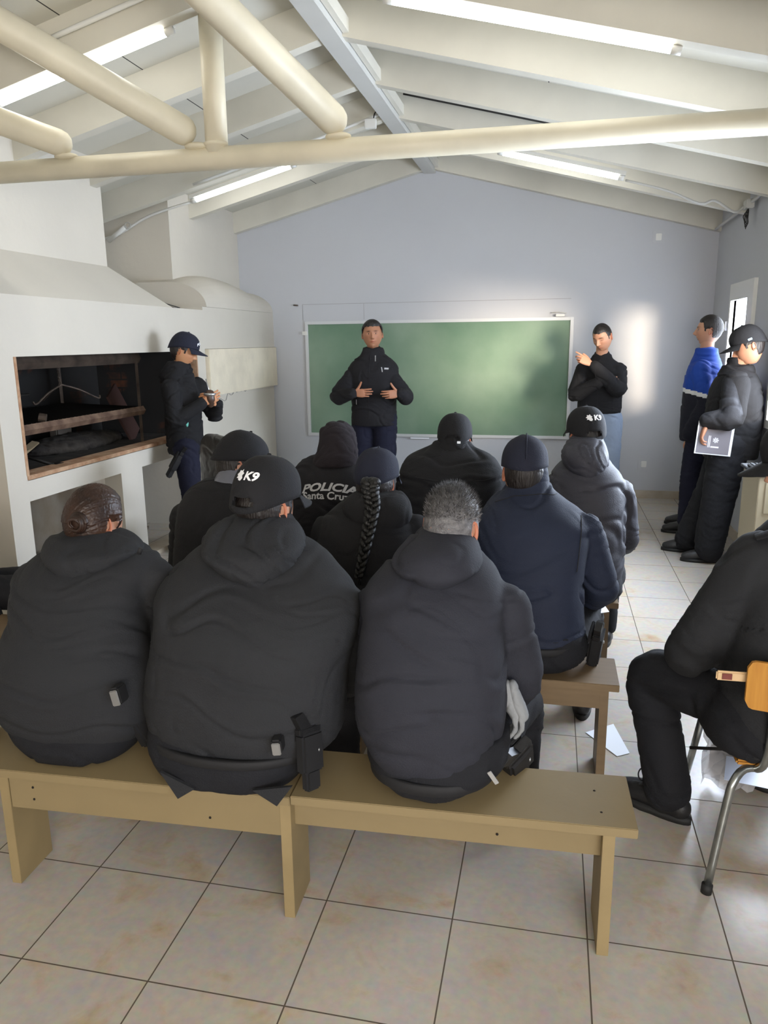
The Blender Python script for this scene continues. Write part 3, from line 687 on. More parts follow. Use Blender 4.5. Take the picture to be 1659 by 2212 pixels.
def add_head(bm, lay, Mx, s=1, face=True, closed=False, beard=0, wide=1.0, ear_tint=(.95, .70, .64)):
    nu, nv = (88, 72) if face else (48, 36); grid = {}
    for i, j, d in head_grid(face, nu, nv):
        p = head_pt(*d, face, wide); v = bm.verts.new(Mx @ (p * s)); v[lay] = (*(face_tint(p, d[1], closed, beard) if face else (1, 1, 1)), 1); grid[i, j] = v
    for i in range(nv):
        for j in range(nu): bm.faces.new((grid[i, j], grid[i + 1, j], grid[i + 1, (j + 1) % nu], grid[i, (j + 1) % nu]))
    for sd_ in (-1, 1):
        eb = bmesh.new(); n = 20
        rows = []
        for rr, off in ((0, .004), (.45, .001), (.72, .005), (.9, .010), (1.0, .006), (.92, -.002), (.5, -.006)):
            rows.append([(rr, off, 2 * math.pi * k / n) for k in range(n)])
        R0 = Matrix.Rotation(sd_ * -.38, 4, 'Z')
        vr = []
        for row in rows[1:]:
            L_ = []
            for rr, off, a in row:
                yy = math.sin(a) * .017 * rr * (1 if math.sin(a) < 0 else .8) - .004; zz = math.cos(a) * .031 * rr * (1.0 if math.cos(a) > 0 else .92)
                yy += -.004 * (zz / .03)
                q = R0 @ V((sd_ * (off + .003), yy - .006, zz)) + V((sd_ * .074 * wide, -.004, -.004))
                v = bm.verts.new(Mx @ (q * s)); v[lay] = (*ear_tint, 1); L_.append(v)
            vr.append(L_)
        for a_, b_ in zip(vr[:-1], vr[1:]):
            for k in range(n): bm.faces.new((a_[k], a_[(k + 1) % n], b_[(k + 1) % n], b_[k]))
        bm.faces.new(vr[0]); bm.faces.new(vr[-1]); eb.free()
HANDS = {}
def hand_me(side, curl=(20, 22, 24, 26), thumb='rest', joint2=1.0):
    key = (side, curl, thumb, joint2)
    if key in HANDS: return HANDS[key]
    bm = bmesh.new()
    rings_loft(bm, [(V((0, -.03, 0)), V((.026, 0, 0)), V((0, 0, .020))), (V((0, 0, 0)), V((.027, 0, 0)), V((0, 0, .018))), (V((0, .03, 0)), V((.036, 0, 0)), V((0, 0, .017))), (V((0, .07, 0)), V((.041, 0, 0)), V((0, 0, .0145))), (V((0, .096, 0)), V((.038, 0, 0)), V((0, 0, .010)))], n=20, sub=2)
    for i, (x, y, L, r) in enumerate(((.030, .088, .072, .0085), (.0105, .093, .080, .0088), (-.010, .089, .074, .0083), (-.0285, .080, .058, .0073))):
        p = V((x * side, y, 0)); a = R(curl[i]) * .6; pts = [p.copy() - V((0, .02, 0)), p.copy()]
        spr = (i - 1.5) * -.045 * side
        for k, q in enumerate((.44, .31, .25)):
            p = p + V((math.sin(spr) * math.cos(a), math.cos(a), -math.sin(a))) * (L * q); pts.append(p.copy()); a += R(curl[i]) * joint2
        tube(bm, pts, [r * 1.05, r * 1.08, r, r * .93, r * .78], n=10, sub=3)
    T_ = {'rest': ((.018, .012, -.006), (.040, .040, -.014), (.052, .066, -.020), (.056, .090, -.022)),
          'up': ((.018, .012, -.002), (.047, .036, -.002), (.076, .056, .001), (.100, .070, .008)),
          'close': ((.018, .012, -.008), (.038, .040, -.022), (.036, .068, -.036), (.024, .088, -.042))}[thumb]
    tube(bm, [V((a * side, b, c)) for a, b, c in T_], [.016, .0125, .0108, .0088], n=10, sub=3)
    me = remesh(bm, .0024, 2); HANDS[key] = me; return me
def place_hand(wr, F, N_, s=1):
    Y = V(F).normalized(); Z = -V(N_); Z = (Z - Y * Z.dot(Y)).normalized(); X = Y.cross(Z)
    m_ = Matrix((X, Y, Z)).transposed().to_4x4() @ Matrix.Scale(s, 4); m_.translation = V(wr); return m_
def headM(c, yaw=0, pitch=0, roll=0):
    return Matrix.Translation(V(c)) @ Matrix.Rotation(R(yaw), 4, 'Z') @ Matrix.Rotation(R(-pitch), 4, 'X') @ Matrix.Rotation(R(roll), 4, 'Y')
def body(parent, tubes, lofts, head, hands, skin=M_SKIN, face=False, closed=False, beard=0, hs=1, wide=1.0, vox=.013):
    bm = bmesh.new()
    for a in tubes: tube(bm, *a)
    for a in lofts: rings_loft(bm, a, n=20, ex=2.1, sub=2)
    me = remesh(bm, vox, 3)
    bm = bmesh.new(); bm.from_mesh(me); lay = bm.verts.layers.float_color.new('tint')
    for v in bm.verts: v[lay] = (1, 1, 1, 1)
    add_head(bm, lay, head, hs, face, closed, beard, wide)
    for side, wr, F, N_, kw in hands:
        m0 = hand_me(side, **kw); Mh = place_hand(wr, F, N_, kw.get('s', 1) if False else 1)
        base = len(bm.verts); vs = [bm.verts.new(Mh @ v.co) for v in m0.vertices]
        for v in vs: v[lay] = (1, .93, .9, 1)
        for p in m0.polygons:
            try: bm.faces.new([vs[i] for i in p.vertices])
            except ValueError: pass
    bm.normal_update()
    me = bpy.data.meshes.new('body'); bm.to_mesh(me); bm.free()
    return link('body', me, parent, skin, True)
def hair_cap(parent, Mx, m, th=.006, s=1, style='short', seed=1, wide=1.0, lo=-.072, fh=.062, name='hair', comb=None):
    """hair as a shell grown from the skull, thin at the hairline"""
    nu, nv = (96, 80) if not comb else (260, 200); bm = bmesh.new(); lay = bm.verts.layers.float_color.new('tint'); g = {}
    for i in range(nv + 1):
        for j in range(nu):
            t_ = math.pi * i / nv; a = 2 * math.pi * j / nu
            d = (math.sin(t_) * math.sin(a), math.sin(t_) * math.cos(a), math.cos(t_)); p = head_pt(*d, False, wide)
            y_ = d[1]; ear = .014 + max(0, lo + .085) * 0
            if lo < -.095: ear = -.03
            if y_ > .45: line = fh
            elif y_ > .18: line = fh + (ear - .022 - fh) * min(1, (.45 - y_) / .12)
            elif y_ > -.22: line = ear
            else: line = ear + (lo - ear) * min(1, (-.22 - y_) / .16)
            line += .004 * noise.noise(V(d) * 9 + V((seed, 0, 0)))
            k = (p.z - line) / .02
            if k < -.15: continue
            k = max(0, min(1, k)); q = th
            if style == 'fade': q = th * (.25 + .75 * min(1, max(0, (p.z - .01) / .05)))
            if style == 'top': q = th * (.15 + 1.0 * min(1, max(0, (p.z - .03) / .04)))
            q *= (.35 + .65 * min(1, max(0, (p.z - .012) / .04))) if th > .008 and style != 'top' and not comb else 1
            q *= k; q += k * .0016 * noise.noise(V(d) * 22 + V((seed, 2, 0)))
            n_ = V((d[0] / .8, d[1], d[2])).normalized()
            if comb:
                cb = V(comb).normalized(); e1 = cb.orthogonal().normalized(); e2 = cb.cross(e1); dd = V(d); ph = math.atan2(dd.dot(e1), dd.dot(e2))
                q += k * (.0012 * noise.noise(V((math.cos(ph) * 36, math.sin(ph) * 36, seed + dd.dot(cb) * .8))) + .0014 * noise.noise(V((math.cos(ph) * 9, math.sin(ph) * 9, seed))))
            v = bm.verts.new(Mx @ ((p + n_ * (q + .0008)) * s)); g[i, j] = v
            c = 1.0
            if style in ('top', 'fade'): c = .45 + .0 * c if p.z > .045 else (1.0 if p.z < .02 else .75)
            v[lay] = (c, c, c, 1)
    for i in range(nv):
        for j in range(nu):
            q = [(i, j), (i + 1, j), (i + 1, (j + 1) % nu), (i, (j + 1) % nu)]
            if all(x in g for x in q):
                if i == 0: continue
                bm.faces.new([g[x] for x in q])
    top = [g[1, j] for j in range(nu) if (1, j) in g]
    if len(top) == nu: bm.faces.new(top)
    bmesh.ops.delete(bm, geom=[v for v in bm.verts if not v.link_faces], context='VERTS')
    bmesh.ops.recalc_face_normals(bm, faces=bm.faces)
    me = bpy.data.meshes.new(name); bm.to_mesh(me); bm.free(); return link(name, me, parent, m, True)
def cap(parent, Mx, m, s=1, opening=True, brim=True, tilt=0, wide=1.0, seed=0, slouch=0, ztop=.150, m2=None):
    Mc = Mx @ Matrix.Rotation(R(-tilt), 4, 'X'); nu, nk = 60, 16
    rx, ry = .0875 * wide, .110
    def z0(a): return .014 + .030 * math.cos(a) + .018 * math.sin(a) ** 2
    def pt(a, t, off=0):
        zz = z0(a) + (ztop - z0(a)) * t; r = max(0, 1 - t ** 2.7) ** (1 / 2.15)
        sq = 1 - .012 * (abs(math.sin(3 * a)) < .10)
        r = r * sq + off
        dent = slouch * noise.noise(V((math.sin(a) * 1.6, math.cos(a) * 1.6, t * 3 + seed)))
        return V((math.sin(a) * rx * r, math.cos(a) * ry * r - .002, zz - (.016 * t * (math.cos(a) < 0) * 0) + dent * t))
    bm = bmesh.new(); g = {}
    for k in range(nk + 1):
        t = (k / nk) ** .8 if k < nk else .9999
        for j in range(nu): g[k, j] = bm.verts.new(pt(2 * math.pi * j / nu, t))
    for k in range(nk):
        for j in range(nu):
            a = 2 * math.pi * (j + .5) / nu; da = min(abs(a - math.pi), 9); t = ((k + .5) / nk) ** .8
            if opening and (da / .44) ** 2 + ((t - .10) / .17) ** 2 < 1 and t > .11: continue
            bm.faces.new((g[k, j], g[k, (j + 1) % nu], g[k + 1, (j + 1) % nu], g[k + 1, j]))
    bmesh.ops.delete(bm, geom=[v for v in bm.verts if not v.link_faces], context='VERTS')
    for v in bm.verts: v.co = Mc @ (v.co * s)
    me = bpy.data.meshes.new('t'); bm.to_mesh(me); bm.free()
    o = bpy.data.objects.new('t', me); COL.objects.link(o); md = o.modifiers.new('s', 'SOLIDIFY'); md.thickness = .003; md.offset = 0
    dg = bpy.context.evaluated_depsgraph_get(); dg.update(); me2 = bpy.data.meshes.new_from_object(o.evaluated_get(dg)); bpy.data.objects.remove(o)
    me2.name = 'cap'; c = link('cap', me2, parent, m, True)
    ch = []
    bm = bmesh.new(); blob(bm, Mc @ V((0, -.002, ztop * s + .001)), (.007, .007, .005), seg=12); ch.append(obj('button', bm, m, c, True))
    if brim:
        bm = bmesh.new(); nx, ny = 20, 7; gg = {}
        for layer in (0, 1):
            for i in range(nx + 1):
                a = R(-64 + 128 * i / nx); base = pt(a, .0)
                for k in range(ny + 1):
                    f = k / ny; L = .078 * math.cos(a * 1.25) ** .6 if abs(a * 1.25) < 1.57 else 0
                    p = V((base.x * (1 + .06 * f), base.y + L * f, base.z - .020 * (base.x / .08) ** 2 * f - .014 * f - layer * .004 + .004))
                    gg[layer, i, k] = bm.verts.new(Mc @ (p * s))
        for i in range(nx):
            for k in range(ny):
                for l in (0, 1):
                    q = (gg[l, i, k], gg[l, i + 1, k], gg[l, i + 1, k + 1], gg[l, i, k + 1]); bm.faces.new(q if l else q[::-1])
            bm.faces.new((gg[0, i, ny], gg[0, i + 1, ny], gg[1, i + 1, ny], gg[1, i, ny])); bm.faces.new((gg[0, i, 0], gg[0, i + 1, 0], gg[1, i + 1, 0], gg[1, i, 0]))
        ch.append(obj('brim', bm, m2 or m, c, True))
    return c, Mc
def k9_logo(c, Mc, s=1, dx=.03, dz=.085, size=.040, yawd=0):
    tr = bvh(c); up = (Mc.to_3x3() @ V((0, .18, 1))); rt = Mc.to_3x3() @ Matrix.Rotation(R(yawd), 3, 'Z') @ V((1, 0, 0))
    up = (up - rt * up.dot(rt) / rt.length_squared).normalized()
    org = Mc @ (V((dx, -.08, dz)) * s)
    b = text_bm('K9', size, .12, .0014); bmesh.ops.triangulate(b, faces=b.faces); bmesh.ops.subdivide_edges(b, edges=b.edges[:], cuts=3, use_grid_fill=True); project('logo_letters', b, tr, org + rt.normalized() * .010 * s, rt, up, M_LOGO, c, .0035, step=.0)
    b = bmesh.new()
    pts = [(0, -.012), (.008, -.014), (.013, -.006), (.010, .002), (.014, .008), (.009, .012), (.008, .020), (.003, .015), (-.004, .017), (-.005, .010), (-.011, .005), (-.006, 0), (-.010, -.006), (-.003, -.006)]
    b.faces.new([b.verts.new((x * s - .030, y * s, 0)) for x, y in pts]); project('logo_emblem', b, tr, org, rt, up, M_LOGO, c, .0025, step=.006)
def boot(parent, ank, toe, m=M_BOOT, sh=.15, s=1, name='boot', ankle_tilt=None):
    toe = V((toe[0], toe[1], 0)).normalized(); a = V((ank[0], ank[1], ank[2] if len(ank) > 2 else 0)); z = V((0, 0, 1)); side = z.cross(toe)
    bm = bmesh.new()
    tp = a + z * sh + (V(ankle_tilt) if ankle_tilt else V())
    tube(bm, [tp, a + z * .12, a + z * .05], [.052 * s, .048 * s, .046 * s], n=18, sub=2)
    tube(bm, [a - toe * .055 + z * .048, a + toe * .04 + z * .055, a + toe * .12 + z * .045, a + toe * .165 + z * .038], [(.040, .044), (.043, .05), (.047, .040), (.040, .030)], ref=side, n=18, sub=3)
    up_ = cloth(name, bm, m, parent, .009, 2, 0)
    bm = bmesh.new(); N_ = 26; lo, hi = [], []
    for k in range(N_):
        th = 2 * math.pi * k / N_; f = math.cos(th); w_ = math.sin(th) * (.050 if f > 0 else .043)
        p = a + toe * (.05 + f * .150) + side * w_
        lo.append(bm.verts.new(p + z * .001)); hi.append(bm.verts.new(p + z * .024))
    for k in range(N_): bm.faces.new((lo[k], lo[(k + 1) % N_], hi[(k + 1) % N_], hi[k]))
    bm.faces.new(lo[::-1]); bm.faces.new(hi); obj('sole', bm, M_RUBBER, up_, True)
    return up_
def holster(parent, pos, ang=(0, 0, 0), s=1, name='holster'):
    Mh = Matrix.Translation(V(pos)) @ Euler([R(a) for a in ang]).to_matrix().to_4x4() @ Matrix.Scale(s, 4)
    bm = bmesh.new(); box(bm, -.022, .022, -.045, .045, -.10, .03, .008); box(bm, -.018, .018, -.03, .03, -.16, -.09, .008); box(bm, -.030, -.018, -.04, .04, .0, .045, .004)
    for v in bm.verts: v.co = Mh @ v.co
    h = obj(name, bm, M_BELT, parent)
    bm = bmesh.new(); prism(bm, [(-.012, -.03, .02), (-.012, .02, .02), (-.012, -.03, .10), (-.012, -.065, .09)], (.024, 0, 0)); box(bm, -.014, .014, -.05, .045, .025, .05, .004)
    for v in bm.verts: v.co = Mh @ v.co
    g = obj('pistol_grip', bm, M_BOOT, h); 
    bm = bmesh.new(); blob(bm, Mh @ V((.024, .02, -.03)), (.003 * s, .006 * s, .006 * s), seg=10); obj('snap', bm, M_SILVER, h, True)
    return h
def clip_plate(parent, pos, ang, w_=.022, h_=.042, t_=.03):
    Mh = Matrix.Translation(V(pos)) @ Euler([R(a) for a in ang]).to_matrix().to_4x4()
    bm = bmesh.new(); box(bm, -w_ / 2 - .002, w_ / 2 + .002, 0, t_ + .02, -h_ / 2, h_ / 2 + .006, .005)
    for v in bm.verts: v.co = Mh @ v.co
    o = obj('magazine_pouch', bm, M_BELT, parent)
    bm = bmesh.new(); box(bm, -w_ / 2, w_ / 2, -.005, .001, -h_ / 2, h_ / 2, .0024)
    for v in bm.verts: v.co = Mh @ v.co
    p = obj('metal_plate', bm, mat('grey clip metal', (150, 150, 150), .35, .7), o); return o

# ---------------- seated people, seen from behind
def PR(py, l, r, Y, d):
    z = at((l + r) / 2, py, Y - d).z; a = atz(l, z, Y); b = atz(r, z, Y)
    return ((a + b) / 2, (b - a) / 2, V((0, d, 0)))
def seated(label, base, jr, pr, head, arms, cloth_m, tr_m=F_TR, skin=M_SKIN, seed=1, legs=None, hs=1.0, amp=.005, face=False, closed=False, wide=1.0, wig=None, hands=None, hem=True, sit=.42, jvox=.0088, neck=.058):
    x0, y0 = base
    t = thing('person', label, 'person', (x0, y0, 0)); ch = []
    rings = [PR(*q) for q in jr]
    bm = bmesh.new(); rings_loft(bm, rings, n=36, ex=2.25, sub=3)
    arms_w = []
    for a in arms:
        sh, el, wr = [at(*q) for q in a[:3]]; r_ = a[3] if len(a) > 3 else (.078, .066, .056)
        tube(bm, [sh, sh.lerp(el, .5) , el, el.lerp(wr, .5), wr], [r_[0], (r_[0] + r_[1]) / 2, r_[1], (r_[1] + r_[2]) / 2, r_[2]], n=20, sub=3)
        arms_w.append((sh, el, wr))
    j = cloth('jacket', bm, cloth_m, None, jvox, 4, amp, amp * .45, seed); ch.append(j)
    # trousers: hips flat on the bench, thighs forward, shins down
    hips = [PR(*q) for q in pr]
    cx = sum((h[0].x for h in hips)) / len(hips)
    knees = legs or [(x0 - .16, y0 + .44, .47), (x0 + .16, y0 + .44, .47)]
    bm = bmesh.new(); rings_loft(bm, hips, n=30, ex=2.6, sub=2)
    ank = []
    for i, k in enumerate(knees):
        k = V(k); hp = V((cx + (-.095, .095)[i], y0 + .03, sit + .095)); f = V((k.x + (0.0), k.y + .03, .10)) if len(k) < 4 else k
        tube(bm, [hp, hp.lerp(k, .5), k, k.lerp(f, .5), f], [.098, .088, .074, .068, .064], n=20, sub=3); ank.append(f)
    me = remesh(bm, .012, 3); wrinkle(me, .004, .002, seed=seed + 5)
    for v in me.vertices:
        if v.co.z < sit + .004 and y0 - .25 < v.co.y < y0 + .2: v.co.z = sit + .004
    me.name = 'trousers'; ch.append(link('trousers', me, None, tr_m, True))
    for f in ank: b = boot(None, (f.x, f.y, 0), (0.05 if f.x > x0 else -.05, 1, 0)); ch.append(b)
    # body
    Hm = headM(*head); hc = Hm.translation
    top = rings[-1][0]
    inner = [(c, a * .80, b * .80) for c, a, b in rings[:-1]]
    tb = [([top - V((0, 0, .03)), top.lerp(hc, .5), hc - V((0, 0, .04))], [neck + .012, neck, neck])]
    hd = []
    for i, (sh, el, wr) in enumerate(arms_w):
        tb.append(([sh, el, wr], [.045, .038, .029])); d = (wr - el).normalized(); side = 1 if i == 0 else -1
        if hands and hands[i]: F, N_, kw = hands[i]
        else: F, N_, kw = d, V((0, 0, -1)) if abs(d.z) < .8 else V((side * .8, .2, 0)), dict(curl=(30, 34, 36, 38))
        hd.append((side, wr + V(F).normalized() * .03, F, N_, kw))
    for i, k in enumerate(knees): k = V(k); hp = V((cx + (-.095, .095)[i], y0 + .03, sit + .095)); tb.append(([hp, k, ank[i]], [.07, .052, .045]))
    b = body(None, tb, [inner], Hm, hd, skin, face, closed, 0, hs, wide); ch.append(b)
    return t, ch, j, Hm, rings
def hood(parent, rings, m, seed=3, vox=.008, amp=.004, extra=None):
    bm = bmesh.new(); rings_loft(bm, [PR(*q) for q in rings], n=30, ex=2.2, sub=3)
    if extra:
        for e in extra: tube(bm, *e)
    return cloth('hood', bm, m, parent, vox, 3, amp, amp * .6, seed, sc=(5, 5, 8))
def belt(parent, py, l, r, Y, d, h_=.035, m=M_BELT):
    c, a, b = PR(py, l, r, Y, d); bm = bmesh.new(); n = 48; vr = []
    for s_, zz in ((1.0, -h_ / 2), (1.02, -h_ / 2 + .003), (1.02, h_ / 2 - .003), (1.0, h_ / 2), (.94, h_ / 2), (.94, -h_ / 2)):
        row = []
        for k in range(n):
            th = 2 * math.pi * k / n; co, si = math.cos(th), math.sin(th)
            row.append(bm.verts.new(c + a * s_ * abs(co) ** .89 * (1 if co > 0 else -1) + b * s_ * abs(si) ** .89 * (1 if si > 0 else -1) + V((0, 0, zz))))
        vr.append(row)
    for i in range(6):
        for k in range(n): bm.faces.new((vr[i][k], vr[i][(k + 1) % n], vr[(i + 1) % 6][(k + 1) % n], vr[(i + 1) % 6][k]))
    return obj('belt', bm, m, parent, True)
BK = (0, -1, 0)
def seam_px(j, pts, Y, parent=None, r=.0022):
    tr = bvh(j); P = [at(x, y, Y) for x, y in pts]; P = [V((p.x, p.y, p.z)) for p in P]
    return seam('seam', tr, P, BK, M_SEAM, j, r, .0005)

# a: woman with the bun, left of the front bench
t, ch, j, Hm, rg = seated('person with an auburn hair bun seated at the left of the front bench', (-1.32, 1.96),
    [(1650, 95, 290, 1.96, .15), (1612, 28, 328, 1.97, .18), (1555, 8, 336, 1.97, .19), (1470, 14, 322, 1.98, .185), (1390, 40, 305, 2.02, .175), (1320, 44, 312, 2.06, .165), (1270, 55, 325, 2.09, .15), (1228, 85, 335, 2.12, .125), (1195, 118, 300, 2.14, .10), (1165, 150, 260, 2.16, .075)],
    [(1664, 95, 290, 1.97, .16), (1640, 60, 310, 1.97, .18), (1590, 40, 320, 1.98, .18), (1540, 60, 310, 1.98, .15)],
    (at(205, 1130, 2.17), -14, 12, 0), [((78, 1262, 2.1), (70, 1400, 2.16), (150, 1430, 2.42)), ((328, 1255, 2.12), (335, 1415, 2.2), (270, 1440, 2.45))], F_CHAR, seed=1, wide=.97)
hr = hair_cap(None, Hm, M_HBROWN, .011, lo=-.085, seed=2, comb=(-.35, -.85, -.30)); ch.append(hr)
bm = bmesh.new(); c0 = at(170, 1128, 2.07)
for k_ in range(13):
    pts = []; o1 = random.uniform(-.008, .008); rr0 = random.uniform(.022, .033)
    for i in range(16):
        a_ = i * .55 + k_ * 2.1; r_ = rr0 * (1 - i * .03)
        pts.append(c0 + V((r_ * math.cos(a_), -.020 * (i / 15) + o1 + .012 * math.sin(a_ * .5 + k_), r_ * math.sin(a_))))
    tube(bm, pts, [.0062 - .0002 * i for i in range(16)], n=7, sub=2)
blob(bm, c0, (.026, .02, .026))
ch.append(obj('hair_bun', bm, M_HBROWN, None, True))
hd_ = hood(None, [(1262, 165, 215, 2.08, .11), (1245, 118, 270, 2.09, .125), (1215, 108, 300, 2.10, .13), (1188, 112, 290, 2.12, .11), (1168, 128, 268, 2.14, .085), (1156, 142, 250, 2.15, .07)], F_CHAR, 2); ch.append(hd_)
o = pipe('cord_toggle', [at(300, 1196, 1.99), at(304, 1184, 1.99)], .007, M_BELT, n=10); ch.append(o)
seam_px(j, [(52, 1300), (120, 1265), (190, 1262), (260, 1270), (300, 1330)], 1.6)
ch.append(clip_plate(None, at(249, 1508, 1.79), (-4, -14, 4), .024, .046)); ch.append(holster(None, at(302, 1550, 1.93), (12, -24, -20), .85))
setw(t, *ch)

# b: man in the embroidered cap, middle of the front bench
t, ch, j, Hm, rg = seated('person in a black K9 cap seated in the middle of the front bench', (-.86, 1.96),
    [(1668, 372, 690, 1.97, .17), (1640, 335, 735, 1.97, .195), (1570, 326, 745, 1.97, .20), (1490, 336, 750, 1.98, .195), (1410, 346, 770, 2.0, .19), (1345, 345, 778, 2.04, .18), (1295, 365, 760, 2.08, .165), (1245, 400, 725, 2.12, .14), (1205, 435, 690, 2.15, .115), (1170, 480, 640, 2.17, .085)],
    [(1740, 430, 600, 1.95, .14), (1722, 375, 655, 1.95, .185), (1680, 345, 690, 1.96, .20), (1620, 345, 700, 1.97, .18), (1560, 380, 680, 1.98, .15)],
    (at(573, 1099, 2.2), -16, 14, 0), [((385, 1325, 2.08), (362, 1460, 2.2), (440, 1480, 2.48)), ((745, 1320, 2.1), (765, 1455, 2.22), (700, 1480, 2.5))], F_CHAR, seed=2, hs=1.04)
ch.append(hair_cap(None, Hm, M_HDARK, .003, lo=-.085, s=1.04, seed=3))
c, Mc = cap(None, Hm, F_CAPB, 1.13, True, True, tilt=-2); k9_logo(c, Mc, 1.13, .006, .082, .038, 0); ch.append(c)
ch.append(hood(None, [(1278, 560, 610, 2.08, .13), (1255, 490, 640, 2.08, .145), (1215, 445, 655, 2.09, .15), (1180, 450, 655, 2.12, .13), (1145, 480, 640, 2.15, .105), (1124, 512, 618, 2.17, .078)], F_CHAR, 4, amp=.007))
seam_px(j, [(350, 1340), (420, 1320), (500, 1311), (600, 1311), (690, 1322), (770, 1345)], 1.6)
ch.append(belt(None, 1660, 350, 700, 1.96, .203, .028)); ch.append(clip_plate(None, at(597, 1618, 1.758), (0, -6, 8), .024, .036)); ch.append(holster(None, at(668, 1600, 1.83), (-8, -10, -28), .85))
for a_ in (((345, 1668), (420, 1705), (384, 1726)), ((545, 1708), (630, 1700), (598, 1742))):
    bm = bmesh.new(); p = [at(x, y, 1.752) for x, y in a_]; prism(bm, p, (0, .01, 0)); ch.append(obj('jacket_tail', bm, F_CHAR))
setw(t, *ch)

# c: grey-haired man, right of the front bench
t, ch, j, Hm, rg = seated('person with short grey hair seated at the right of the front bench', (-.28, 1.96),
    [(1722, 850, 1010, 1.96, .15), (1700, 812, 1060, 1.97, .18), (1640, 778, 1085, 1.97, .20), (1560, 772, 1092, 1.97, .20), (1480, 778, 1092, 1.98, .195), (1400, 784, 1090, 2.01, .185), (1330, 790, 1092, 2.05, .175), (1285, 812, 1082, 2.08, .16), (1245, 845, 1062, 2.11, .14), (1205, 885, 1030, 2.14, .105), (1172, 915, 1005, 2.16, .08)],
    [(1738, 860, 1010, 1.95, .14), (1722, 820, 1060, 1.96, .17), (1690, 800, 1100, 1.97, .185), (1620, 800, 1100, 1.98, .16)],
    (at(974, 1142, 2.16), -12, 16, 0), [((815, 1320, 2.1), (805, 1450, 2.22), (900, 1480, 2.5)), ((1088, 1318, 2.08), (1122, 1465, 2.14), (1085, 1500, 2.42), (.080, .068, .056))], F_CHAR2, seed=3, hs=1.0, legs=[(-.44, 2.40, .47), (-.06, 2.40, .47)])
ch.append(hair_cap(None, Hm, M_HGREY, .009, lo=-.085, style='top', seed=5))
bm = bmesh.new(); lay = bm.verts.layers.float_color.new('tint'); random.seed(5)
for i in range(2600):
    a_ = random.uniform(0, 2 * math.pi); u_ = random.uniform(.22, 1) ; r_ = math.sqrt(1 - u_ * u_)
    d = (r_ * math.sin(a_), r_ * math.cos(a_), u_); p = head_pt(*d, False)
    n_ = V((d[0], d[1], d[2])); g_ = (n_ + V((random.uniform(-.5, .5), random.uniform(-.35, .35) - .25, random.uniform(.1, .6)))).normalized()
    L_ = random.uniform(.014, .030) * min(1, (u_ - .1) * 1.9); b0 = p + n_ * .004; e_ = n_.orthogonal().normalized() * .0011; f_ = n_.cross(e_).normalized() * .0011
    vs = [bm.verts.new(Hm @ (b0 + q)) for q in (e_, -e_ * .5 + f_, -e_ * .5 - f_)] + [bm.verts.new(Hm @ (b0 + g_ * L_))]
    cc = random.choice((.25, .3, .4, .6, 1.1)) * (1 if u_ > .5 else 1.5)
    for v in vs: v[lay] = (cc, cc, cc, 1)
    for q in ((0, 1, 3), (1, 2, 3), (2, 0, 3)): bm.faces.new([vs[x] for x in q])
me = bpy.data.meshes.new('hair_tufts'); bm.to_mesh(me); bm.free(); o = link('hair_tufts', me, None, M_HGREY); o['kind'] = 'stuff'; ch.append(o)
ch.append(hood(None, [(1276, 905, 1000, 2.05, .115), (1255, 856, 1040, 2.06, .145), (1232, 855, 1040, 2.08, .155), (1200, 880, 1030, 2.10, .145), (1172, 900, 1018, 2.13, .11), (1152, 915, 1008, 2.15, .08)], F_CHAR2, 6, amp=.004))
seam_px(j, [(800, 1338), (850, 1315), (930, 1306), (1000, 1312), (1050, 1340), (1085, 1375)], 1.6)
ch.append(belt(None, 1712, 808, 1075, 1.965, .188, .032)); ch.append(holster(None, at(1118, 1632, 2.02), (38, 25, -30), 1.1))
gb = boxo('zip_pull', -.006, .006, -.002, .002, -.02, .02, M_SILVER, bev=.001); gb.location = at(1065, 1680, 1.83); gb.rotation_euler = (0, R(-35), 0)
bpy.context.view_layer.update(); setw(t, *ch); setw(t, gb)
# gloves, notes
t = thing('glove_pair', 'pair of grey work gloves hanging at the right hip of the grey-haired person', 'gloves', at(1105, 1510, 2.02)); ps = []
for dx, tint_ in ((0, 0), (.022, 1)):
    bm = bmesh.new(); o0 = at(1094 + dx * 600, 1478, 2.0)
    tube(bm, [o0, o0 + V((.012, 0, -.05)), o0 + V((.03, 0, -.09))], [(.012, .02), (.022, .028), (.018, .03)], n=14, sub=3)
    for k_ in range(4): p0 = o0 + V((.026, -.022 + .014 * k_, -.09)); tube(bm, [p0, p0 + V((.004, 0, -.035)), p0 + V((-.014 - .004 * k_, 0, -.062))], [.0085, .008, .006], n=8, sub=2)
    ps.append(cloth('glove', bm, mat('grey glove leather', (132, 134, 136), .8, bump=.3, bscale=60), None, .004, 2, .001, .001, 3, sc=(20, 20, 20)))
setw(t, *ps)
def sheet(label, pts, m=M_PAPER, t_=.0015, name='paper_sheet'):
    bm = bmesh.new(); prism(bm, pts, (0, 0, t_)); return tag(obj(name, bm, m), label, 'paper')
sheet('white paper held beyond the right elbow of the grey-haired person', [at(1095, 1498, 2.42), at(1152, 1470, 2.50), at(1150, 1540, 2.38), at(1118, 1530, 2.36)])

